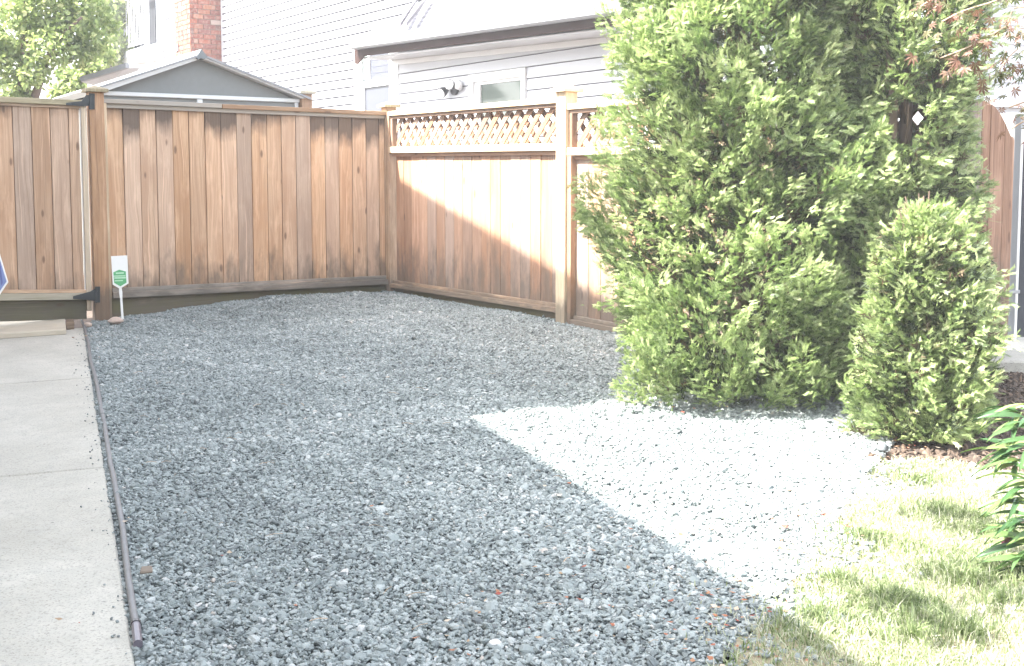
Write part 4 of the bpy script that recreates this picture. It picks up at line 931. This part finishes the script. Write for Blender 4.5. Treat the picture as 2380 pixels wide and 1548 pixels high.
# ------------------------------------------------------------------ the photographer's house on the left, outside the picture
Bn = ground(1095, 970); Bf = ground(1960, 1528); Dv = (Bf - Bn); Dv.z = 0; Dv.normalize()       # eave direction
Lv = Vector((-Dv.y, Dv.x, 0)); Lv = Lv if Lv.x > 0 else -Lv
tanE = math.tan(SUN_EL)
def up_sun(p, z): k = (z - p.z) / tanE; return Vector((p.x - k * math.cos(SUN_AZ), p.y - k * math.sin(SUN_AZ), z))
lowZ, hiZ = 3.3, 6.1
Elow = up_sun(Bn, lowZ)
d1 = hit(925, 385, C0, nR); d2 = hit(1340, 655, C0, nR)
Ehi = up_sun(d2, hiZ)                                       # a point on the upper eave
A0 = up_sun(ground(1095, 970), hiZ); 
# the corner of the upper roof: on the eave line through Ehi (direction Dv) where it meets the line through A0 (direction Lv)
def meet(p, d, q_, e_):
    den = d.x * e_.y - d.y * e_.x; t_ = ((q_.x - p.x) * e_.y - (q_.y - p.y) * e_.x) / den; return p + d * t_
KC = meet(Ehi, Dv, A0, Lv)
oh = thing('house', 'beige house along the left path that shades the gravel', 'house', (KC.x - 2, KC.y, 0))
def blk(name, m, c, l, wdt, z0, z1):
    q4 = [c, c + l, c + l + wdt, c + wdt]; mb = MB(); mb.hexa([Vector((p.x, p.y, z0)) for p in q4] + [Vector((p.x, p.y, z1)) for p in q4]); return mb.build(name, m, oh)
hiL = 5.3
c = KC - Lv * .4 - Dv * .4
blk('upper_wall', M['stucco'], c, -Dv * (hiL - .8), -Lv * 7, -.2, hiZ - .12)
blk('upper_eave', M['white'], KC, -Dv * hiL, -Lv * 7.8, hiZ - .12, hiZ)
q4 = [KC - Lv * .02, KC - Dv * hiL - Lv * .02, KC - Dv * hiL - Lv * 7.8, KC - Lv * 7.8]
mid = [KC - Lv * 3.9 - Dv * 2, KC - Lv * 3.9 - Dv * (hiL - 2)]
mb = MB(); vv = [Vector((p.x, p.y, hiZ + .002)) for p in q4] + [Vector((p.x, p.y, hiZ + 1.3)) for p in mid]; mb.add(vv, [(0, 1, 5, 4), (1, 2, 5), (2, 3, 4, 5), (3, 0, 4), (0, 3, 2, 1)]); mb.build('upper_roof', M['shingle'], oh)
Lc = meet(Elow, Dv, KC, Lv); Lc.z = 0
c = Lc - Lv * .4 + Dv * -.02
blk('lower_wall', M['stucco'], c, Dv * 9, -Lv * 6, -.3, lowZ - .12)
blk('lower_eave', M['white'], Lc - Dv * .38, Dv * 9.4, -Lv * 6.4, lowZ - .12, lowZ)
q4 = [Lc, Lc + Dv * 9, Lc + Dv * 9 - Lv * 6.4, Lc - Lv * 6.4]
mb = MB(); vv = [Vector((p.x, p.y, lowZ + .002)) for p in q4] + [Vector((Lc.x, Lc.y, lowZ + 1.0)) - Lv * 3.2, Vector((Lc.x, Lc.y, lowZ + 1.0)) - Lv * 3.2 + Dv * 9]; mb.add(vv, [(0, 1, 5, 4), (1, 2, 5), (2, 3, 4, 5), (3, 0, 4), (0, 3, 2, 1)]); mb.build('lower_roof', M['shingle'], oh)

# ------------------------------------------------------------------ evergreens
def spray_template():
    V = []; F = []; rr_ = random.Random(3)
    def tri(x, y, ang, l, w_):
        c_, s_ = math.cos(ang), math.sin(ang); b = len(V)
        for u, v in ((0, w_), (l, 0), (.12 * l, -w_)):
            X, Yy = x + u * c_ - v * s_, y + u * s_ + v * c_; V.append((X, Yy, -.22 * X * X + .06 * math.sin(7 * Yy)))
        F.append((b, b + 1, b + 2))
    tri(0, 0, 0, 1.05, .030)
    for i in range(5):
        x = .04 + .185 * i
        for sg_ in (1, -1):
            l = rr_.uniform(.30, .52) * (1 - .3 * i / 6); a = sg_ * rr_.uniform(.4, .85); tri(x + (.06 if sg_ > 0 else 0), 0, a, l, .040)
            if i in (1, 2): tri(x + l * .4 * math.cos(a), l * .4 * math.sin(a), a * .1, l * .75, .036)
    return np.array(V), np.array(F)
SV, SF = spray_template()
def sprays(P, D, S, scale, tint):
    """place the flat spray at every P, growing along D, with in-plane side vector S"""
    D = D / np.linalg.norm(D, axis=1, keepdims=True); S = S - (S * D).sum(1, keepdims=True) * D; S /= np.linalg.norm(S, axis=1, keepdims=True); Nn = np.cross(D, S)
    n = len(P); V = P[:, None, :] + scale[:, None, None] * (SV[None, :, 0, None] * D[:, None, :] + SV[None, :, 1, None] * S[:, None, :] + SV[None, :, 2, None] * Nn[:, None, :])
    F = SF[None] + (np.arange(n) * len(SV))[:, None, None]; return V.reshape(-1, 3), F.reshape(-1, 3), np.clip(np.repeat(tint, len(SV)) + np.repeat(rng.normal(0, .10, n * len(SF)), 3), 0, .98)
def evergreen(name, label, cx, cy, z0, z1, prof, npl, per, size, seed, lean=(0, 0), lsc=1.0, cut=None, parentname='crown', core=.62, lobes=.145):
    r = np.random.default_rng(seed); zb_ = G0(cx, cy)
    t_ = thing(name, label, 'evergreen tree', (cx, cy, zb_), None)
    ph = r.uniform(0, 6.28, 12)
    def R(h, a):
        x = np.interp(h, [p[0] for p in prof], [p[1] for p in prof])
        return x * (1 + lobes * np.sin(2 * a + ph[0] + 3.0 * h) * np.sin(2.2 * h + ph[1]) + lobes * .8 * np.sin(3 * a + ph[2] - 4.3 * h) + lobes * .6 * np.sin(5 * a + ph[3] + 6 * h) * np.sin(5 * h + ph[4]) + lobes * .7 * np.sin(8 * a + ph[5] + 2 * h) * np.sin(11 * h + ph[6] + 2 * a))
    h = r.uniform(z0, z1, npl); a = r.uniform(0, 2 * np.pi, npl)
    keep = ((h < 2.7) | (r.uniform(0, 1, npl) < .4)) & ((np.sin(a) < .45) | (r.uniform(0, 1, npl) < .35)); h = h[keep]; a = a[keep]
    out = np.stack([np.cos(a), np.sin(a), np.zeros(len(a))], 1); up = np.array([0, 0, 1.])
    rr = R(h, a) * (1.07 - .42 * r.uniform(0, 1, len(a)) ** 1.5); pt = r.uniform(.1, .9, len(a))
    Ps, Ds, Ss, sc_, tn = [], [], [], [], []
    for i in range(len(h)):
        o_ = out[i]; tang = np.array([-o_[1], o_[0], 0]); k = int(per * (rr[i] / .6) ** .3)
        L_ = .235 * r.uniform(.6, 1.2) * lsc; axis = o_ * r.uniform(.5, .85) + up * r.uniform(.35, .8) + tang * r.normal(0, .35); axis /= np.linalg.norm(axis)
        tip = np.array([cx + lean[0] * h[i], cy + lean[1] * h[i], h[i]]) + o_ * rr[i] * .97
        base = tip - axis * L_
        pl_n = np.cross(axis, up * .6 + tang * r.normal(0, .9)); pl_n /= np.linalg.norm(pl_n); sd = np.cross(pl_n, axis)
        u = r.uniform(.12, 1, k) ** .8; v = r.normal(0, .25, k) * (1.1 - u * .75) * L_; w_ = r.normal(0, .06, k) * L_
        p = base + axis * (u * L_ )[:, None] + sd * v[:, None] + pl_n * w_[:, None]
        dv = axis + sd * (np.sign(v) * r.uniform(.15, .9, k))[:, None] + r.normal(0, .22, (k, 3)) - up * (r.uniform(0, .35, k))[:, None]
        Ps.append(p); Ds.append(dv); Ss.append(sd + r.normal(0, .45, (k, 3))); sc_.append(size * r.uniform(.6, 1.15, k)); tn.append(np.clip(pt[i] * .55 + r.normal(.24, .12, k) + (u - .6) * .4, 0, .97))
    P, D, S, sc2, T = map(np.concatenate, (Ps, Ds, Ss, sc_, tn))
    T[r.uniform(0, 1, len(T)) < .006] = 1
    if cut is not None:
        kp = cut(P); P, D, S, sc2, T = P[kp], D[kp], S[kp], sc2[kp], T[kp]
    ok = P[:, 2] > GV(P[:, 0], P[:, 1]) + .02; P, D, S, sc2, T = P[ok], D[ok], S[ok], sc2[ok], T[ok]
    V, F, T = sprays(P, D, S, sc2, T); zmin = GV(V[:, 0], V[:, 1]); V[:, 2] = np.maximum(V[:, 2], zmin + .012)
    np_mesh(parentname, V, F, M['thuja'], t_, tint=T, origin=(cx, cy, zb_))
    # older inner twigs
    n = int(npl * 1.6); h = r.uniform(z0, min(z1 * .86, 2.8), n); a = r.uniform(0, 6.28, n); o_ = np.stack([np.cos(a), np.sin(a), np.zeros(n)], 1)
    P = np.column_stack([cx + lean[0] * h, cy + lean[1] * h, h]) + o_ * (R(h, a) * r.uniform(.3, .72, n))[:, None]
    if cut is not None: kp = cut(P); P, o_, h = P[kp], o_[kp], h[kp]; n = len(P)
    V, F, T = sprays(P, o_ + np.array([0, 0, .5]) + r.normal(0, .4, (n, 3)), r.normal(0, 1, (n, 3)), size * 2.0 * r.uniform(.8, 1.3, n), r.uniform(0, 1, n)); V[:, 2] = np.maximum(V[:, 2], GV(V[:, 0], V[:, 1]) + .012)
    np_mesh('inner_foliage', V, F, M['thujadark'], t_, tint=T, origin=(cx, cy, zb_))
    mb = MB()
    for k in range(4):
        aa = k * 1.7 + r.uniform(0, 1); rd = (.10 if lsc == 1.0 else .03) if k else 0
        pts = [(cx + rd * math.cos(aa) * (1 + 1.2 * q_) + lean[0] * z1 * q_, cy + rd * math.sin(aa) * (1 + 1.2 * q_) + lean[1] * z1 * q_, zb_ - .05 + (z1 - .3 - zb_) * q_) for q_ in (0, .25, .5, .75, 1)]
        mb.tube(pts, [.045, .038, .03, .02, .008], 7)
    mb.build('trunk', M['bark'], t_, smooth=True)
    mb = MB()
    for k in range(70):
        hh = r.uniform(z0 + .05, min(z1, 2.8)); aa = r.uniform(0, 6.28); R0 = float(R(hh, aa)) * .8
        p0 = Vector((cx + lean[0] * hh, cy + lean[1] * hh, hh - .15)); p1 = p0 + Vector((math.cos(aa) * R0 * .5, math.sin(aa) * R0 * .5, .05)); p2 = p0 + Vector((math.cos(aa) * R0, math.sin(aa) * R0, .22))
        mb.tube([p0, p1, p2], [.010, .007, .003], 4)
    mb.build('branch', M['bark'], t_)
    return t_
def gapB(P):
    c0 = np.array(at(2104, 288, 5.0)); d_ = np.array(at(2104, 288, 6.5)) - c0; d_ /= np.linalg.norm(d_); q_ = P - c0; q_ = q_ - (q_ @ d_)[:, None] * d_
    return np.hypot(q_[:, 0], q_[:, 2] * .8) > .085
profA = [(0, .58), (.3, .71), (.6, .76), (1.0, .745), (1.5, .71), (2.2, .67), (3.0, .55), (3.6, .30), (4.0, .08)]
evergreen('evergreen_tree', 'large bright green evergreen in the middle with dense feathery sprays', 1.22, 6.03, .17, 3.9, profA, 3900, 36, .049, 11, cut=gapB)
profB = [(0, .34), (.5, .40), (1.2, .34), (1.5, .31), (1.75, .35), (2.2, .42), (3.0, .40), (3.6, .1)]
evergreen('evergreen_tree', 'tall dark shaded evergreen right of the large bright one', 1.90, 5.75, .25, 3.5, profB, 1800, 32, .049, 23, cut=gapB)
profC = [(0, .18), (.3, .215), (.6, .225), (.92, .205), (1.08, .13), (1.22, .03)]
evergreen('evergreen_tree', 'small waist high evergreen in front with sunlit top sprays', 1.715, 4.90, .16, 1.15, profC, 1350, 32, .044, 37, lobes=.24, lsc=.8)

# ------------------------------------------------------------------ garden tree at the upper left, behind the gate
def leaf_cloud(name, parent, blobs, n, size, m, seed, origin):
    r = np.random.default_rng(seed); wts = np.array([b[3] ** 2 for b in blobs]); wts = wts / wts.sum(); idx = r.choice(len(blobs), n, p=wts); B = np.array(blobs)[idx]
    d = r.normal(0, 1, (n, 3)); d /= np.linalg.norm(d, axis=1, keepdims=True); P = B[:, :3] + d * (B[:, 3] * r.uniform(.35, 1.05, n) ** .6)[:, None] * np.array([1, 1, .8])
    a = r.normal(0, 1, (n, 3)) + [0, 0, -.3]; a /= np.linalg.norm(a, axis=1, keepdims=True); s = np.cross(a, r.normal(0, 1, (n, 3))); s /= np.linalg.norm(s, axis=1, keepdims=True)
    l = size * r.uniform(.6, 1.3, n); V = np.stack([P, P + a * (l * .5)[:, None] + s * (l * .27)[:, None], P + a * l[:, None], P + a * (l * .5)[:, None] - s * (l * .27)[:, None]], 1).reshape(-1, 3)
    return np_mesh(name, V, np.arange(n * 4).reshape(-1, 4), m, parent, tint=np.repeat(np.clip(r.normal(.5, .22, n), 0, 1), 4), origin=origin)
def tree(label, name, base, stems, blobs, n, size, seed):
    t_ = thing(name, label, 'tree', tuple(base)); mb = MB()
    for st in stems: mb.tube([at(*q_) for q_ in st[0]], st[1], 7)
    mb.build('trunk', M['bark'], t_, smooth=True); leaf_cloud('crown', t_, blobs, n, size, M['leaf'], seed, tuple(base)); return t_
b0 = at(75, 330, 15); b0.z = G0(b0.x, b0.y)
def bl(px, py, Y, rpx): p = at(px, py, Y); return (p.x, p.y, p.z, rpx / FP * Y)
tree('leafy green garden tree with several stems behind the gate', 'garden_tree', b0,
     [([(45, 330, 15), (50, 200, 15), (62, 120, 15), (55, 20, 15), (40, -80, 15)], [.09, .08, .07, .05, .03]), ([(60, 330, 15), (80, 230, 15), (105, 150, 14.9), (135, 90, 14.8), (190, 40, 14.7)], [.06, .055, .045, .03, .015]),
      ([(50, 330, 15), (62, 215, 15.2), (58, 100, 15.2), (85, 20, 15.2)], [.06, .05, .04, .02]), ([(110, 140, 15), (160, 105, 15), (215, 100, 15)], [.03, .02, .01])],
     [bl(20, 60, 15, 85), bl(90, 20, 15, 80), bl(160, 60, 15, 70), bl(120, 110, 14.8, 60), bl(30, 150, 15, 55), bl(200, 20, 15.2, 60), bl(80, 170, 14.8, 40), bl(20, 210, 14.8, 30), bl(220, 95, 15, 38), bl(-40, 120, 15, 70), bl(100, -80, 15, 110), bl(255, 60, 15.3, 25), bl(195, 130, 15, 34), bl(60, 215, 15, 25)], 11000, .085, 5)
b1_ = at(200, 330, 17); b1_.z = G0(b1_.x, b1_.y)
tree('pale sunlit bush between the garden tree and the shed', 'bush', b1_, [([(170, 330, 17), (180, 250, 17), (200, 180, 17)], [.05, .04, .02])],
     [bl(185, 195, 17, 36), bl(150, 215, 17, 32), bl(215, 165, 17, 30), bl(235, 130, 17.4, 30), bl(160, 175, 17, 26)], 3500, .09, 6)
b2b = at(262, 330, 24); b2b.z = 0.4
tree('distant bluish green tree beside the white deck', 'garden_tree', b2b, [([(250, 330, 26), (255, 150, 26), (258, 20, 26)], [.12, .1, .05])],
     [bl(262, 40, 26, 34), bl(275, 100, 26, 30), bl(250, 130, 26, 34), bl(272, 10, 26, 26), bl(240, 0, 26, 30)], 2500, .13, 7)

# ------------------------------------------------------------------ long leaved shrub at the right edge
def lance_mesh():
    V = []; F = []; n = 9
    for i in range(n):
        u = i / (n - 1); w_ = .085 * math.sin(math.pi * min(u * 1.02, 1)) ** .8 * (1 - .25 * u); z = .10 * math.sin(u * 2.2) - .34 * u * u
        V += [(u, -w_, z + .03), (u, 0, z), (u, w_, z + .03)]
    for i in range(n - 1):
        b = i * 3; F += [(b, b + 3, b + 4, b + 1), (b + 1, b + 4, b + 5, b + 2)]
    me = bpy.data.meshes.new('long_leaf'); me.from_pydata(V, [], F); me.materials.append(M['laurel']); me.polygons.foreach_set('use_smooth', [True] * len(F)); return me
LM = lance_mesh()
def place_leaf(me, name, parent, base, d, roll, scale):
    d = Vector(d).normalized(); q_ = d.to_track_quat('X', 'Z'); o = bpy.data.objects.new(name, me); col.objects.link(o); o.parent = parent
    o.matrix_local = Matrix.Translation(Vector(base) - parent_origin(parent)) @ q_.to_matrix().to_4x4() @ Matrix.Rotation(roll, 4, 'X') @ Matrix.Diagonal((scale, scale, scale, 1)); return o
sb_ = at(2450, 1330, 3.5); sb_.z = G0(sb_.x, sb_.y)
sh = thing('leafy_shrub', 'shrub with long glossy drooping leaves at the right picture edge', 'shrub', tuple(sb_))
nodes = [(2362, 948, 3.75), (2366, 985, 3.7), (2352, 1055, 3.65), (2368, 1070, 3.6), (2375, 1120, 3.5), (2362, 1165, 3.45), (2372, 1215, 3.4), (2386, 1260, 3.35), (2392, 1310, 3.3), (2396, 1400, 3.2), (2402, 1450, 3.15), (2400, 1030, 3.6)]
mb = MB()
for k, nd in enumerate(nodes):
    p = at(*nd); b = Vector((sb_.x + random.uniform(-.05, .05), sb_.y + random.uniform(-.05, .05), sb_.z)); mid_ = (p + b) / 2 + Vector((.05, 0, .05)); mb.tube([b, mid_, p + Vector((.06, 0, .01)), p], [.008, .006, .004, .003], 5)
mb.build('stem', M['twig'], sh)
LR = random.Random(9)
for nd in nodes:
    p = at(*nd)
    for k in range(9):
        ang = LR.uniform(-1.2, 1.2) ; base = p + Vector((LR.uniform(0, .05), LR.uniform(-.03, .03), LR.uniform(-.02, .02)))
        d = Vector((-math.cos(ang), math.sin(ang) * .8, LR.uniform(-.25, .35)))
        place_leaf(LM, 'leaf', sh, base, d, LR.uniform(-.7, .7), LR.uniform(.10, .165))
for px, py in ((2338, 1243), (2345, 1250), (2340, 1256), (2378, 1330), (2352, 1246), (2333, 1262)):
    p = at(px, py, 3.38); mb = MB(); mb.tube([p + Vector((0, 0, -.007)), p + Vector((0, 0, -.004)), p, p + Vector((0, 0, .004)), p + Vector((0, 0, .007))], [.003, .006, .0075, .006, .003], 8); mb.build('berry', M['berry'], sh, smooth=True)
# lower leafy tuft bottom right
# ------------------------------------------------------------------ maple reaching in at the top right
def maple_mesh():
    V = [(0, 0, 0)]; F = []
    for a, l in ((-2.0, .55), (-1.25, .8), (-.6, .95), (0, 1.05), (.6, .95), (1.25, .8), (2.0, .55)):
        b = len(V); c_, s_ = math.cos(a), math.sin(a)
        for u, v in ((.5 * l, .12), (l, 0), (.5 * l, -.12)):
            V.append((u * c_ - v * s_, u * s_ + v * c_, -.25 * u * u))
        F.append((0, b + 2, b + 1, b))
    me = bpy.data.meshes.new('maple_leaf'); me.from_pydata(V, [], F); me.materials.append(M['maple']); return me
MM = maple_mesh()
tb = Vector((2.15, 3.0, G0(2.15, 3.0))); mp_t = thing('maple_tree', 'maple twigs with small reddish green leaves hanging in at top right', 'tree', tuple(tb))
mb = MB(); mb.tube([tb, tb + Vector((.03, 0, .9)), tb + Vector((-.05, .02, 1.7)), tb + Vector((-.1, .1, 2.4))], [.06, .05, .04, .02], 9); mb.build('trunk', M['bark'], mp_t, smooth=True)
tw = [[tb + Vector((-.05, .02, 1.6)), at(2420, -60, 2.75), at(2330, -5, 2.7), at(2240, 25, 2.65), at(2190, 50, 2.6)], [tb + Vector((-.05, .02, 1.5)), at(2440, 10, 2.7), at(2340, 60, 2.7), at(2260, 105, 2.65), at(2185, 135, 2.6)],
      [tb + Vector((0, 0, 1.4)), at(2450, 60, 2.7), at(2370, 110, 2.7), at(2325, 160, 2.7), at(2330, 205, 2.7)], [tb + Vector((0, 0, 1.4)), at(2460, 220, 2.7), at(2390, 235, 2.7), at(2345, 250, 2.7)], [tb + Vector((0, 0, 1.4)), at(2450, 260, 2.7), at(2385, 280, 2.7), at(2350, 300, 2.7)],
      [tb + Vector((-.05, .02, 1.7)), at(2400, -120, 2.8), at(2300, -60, 2.75), at(2200, -20, 2.7), at(2140, 15, 2.65)]]
mb = MB()
for t_ in tw: mb.tube(smooth_path([Vector(p) for p in t_], 3), .0018, 4)
mb.build('twig', M['twig'], mp_t)
MR = random.Random(12)
def along(t_, u):
    k = u * (len(t_) - 1); i = min(int(k), len(t_) - 2); return Vector(t_[i]).lerp(Vector(t_[i + 1]), k - i)
for ti, (t_, k) in enumerate(zip(tw, (44, 60, 58, 8, 8, 44))):
    for _ in range(k):
        u = MR.uniform(.38, 1); p = along(t_, u) + Vector((MR.gauss(0, .03), MR.gauss(0, .04), MR.gauss(-.012, .024)))
        place_leaf(MM, 'leaf', mp_t, p, (MR.uniform(-1, .3), MR.uniform(-.8, .8), MR.uniform(-.9, .1)), MR.uniform(-1.2, 1.2), MR.uniform(.014, .026))
# limbs added to the maple above the picture, placed up-sun to dapple the lawn
dap = [(2075, 1395), (2180, 1450), (2200, 1335), (2190, 1190), (2260, 1215), (2330, 1380), (2250, 1480), (2130, 1420)]
limbs = MB(); V = []; F = []; T = []
root = tb + Vector((-.1, .1, 2.35))
for i, (px, py) in enumerate(dap):
    g_ = ground(px, py); z_ = 2.25 + .05 * (i % 3); k_ = (z_ - g_.z) / tanE; c_ = Vector((g_.x - k_ * math.cos(SUN_AZ), g_.y - k_ * math.sin(SUN_AZ), z_)); limbs.tube([root, root.lerp(c_, .5) + Vector((0, 0, .25)), c_], [.012, .007, .003], 5)
    for _ in range(26):
        p = c_ + Vector((MR.gauss(0, .04), MR.gauss(0, .05), MR.gauss(0, .04))); a = MR.uniform(0, 6.28); s_ = MR.uniform(.018, .035); b = len(V)
        for u, v in ((-1, 0), (0, .6), (1, 0), (0, -.6)): V.append((p.x + (u * math.cos(a) - v * math.sin(a)) * s_, p.y + (u * math.sin(a) + v * math.cos(a)) * s_, p.z + MR.uniform(-.01, .01)))
        F.append((b, b + 1, b + 2, b + 3)); T += [MR.random()] * 4
limbs.build('limb', M['bark'], mp_t)
np_mesh('dapple_foliage', V, F, M['leaf'], mp_t, tint=T, origin=tuple(tb))

# ------------------------------------------------------------------ haze volume added to lift the dark tones
ha, t, b = mat('air'); t.nodes.remove(b); pv = t.nodes.new('ShaderNodeVolumePrincipled'); pv.inputs['Density'].default_value = .0042; pv.inputs['Color'].default_value = (.96, .975, 1, 1)
t.links.new(pv.outputs[0], t.nodes['Material Output'].inputs['Volume'])
mb = MB(); X0, X1, Ya, Yb, Za, Zb = -92, 92, -62, 122, -1.6, 8.2
mb.hexa([(X0, Ya, Za), (X1, Ya, Za), (X1, Yb, Za), (X0, Yb, Za), (X0, Ya, Zb), (X1, Ya, Zb), (X1, Yb, Zb), (X0, Yb, Zb)]); h = mb.build('haze', ha); h['kind'] = 'stuff'
tag(h, 'thin haze added over the whole yard to lift its dark tones', 'haze')
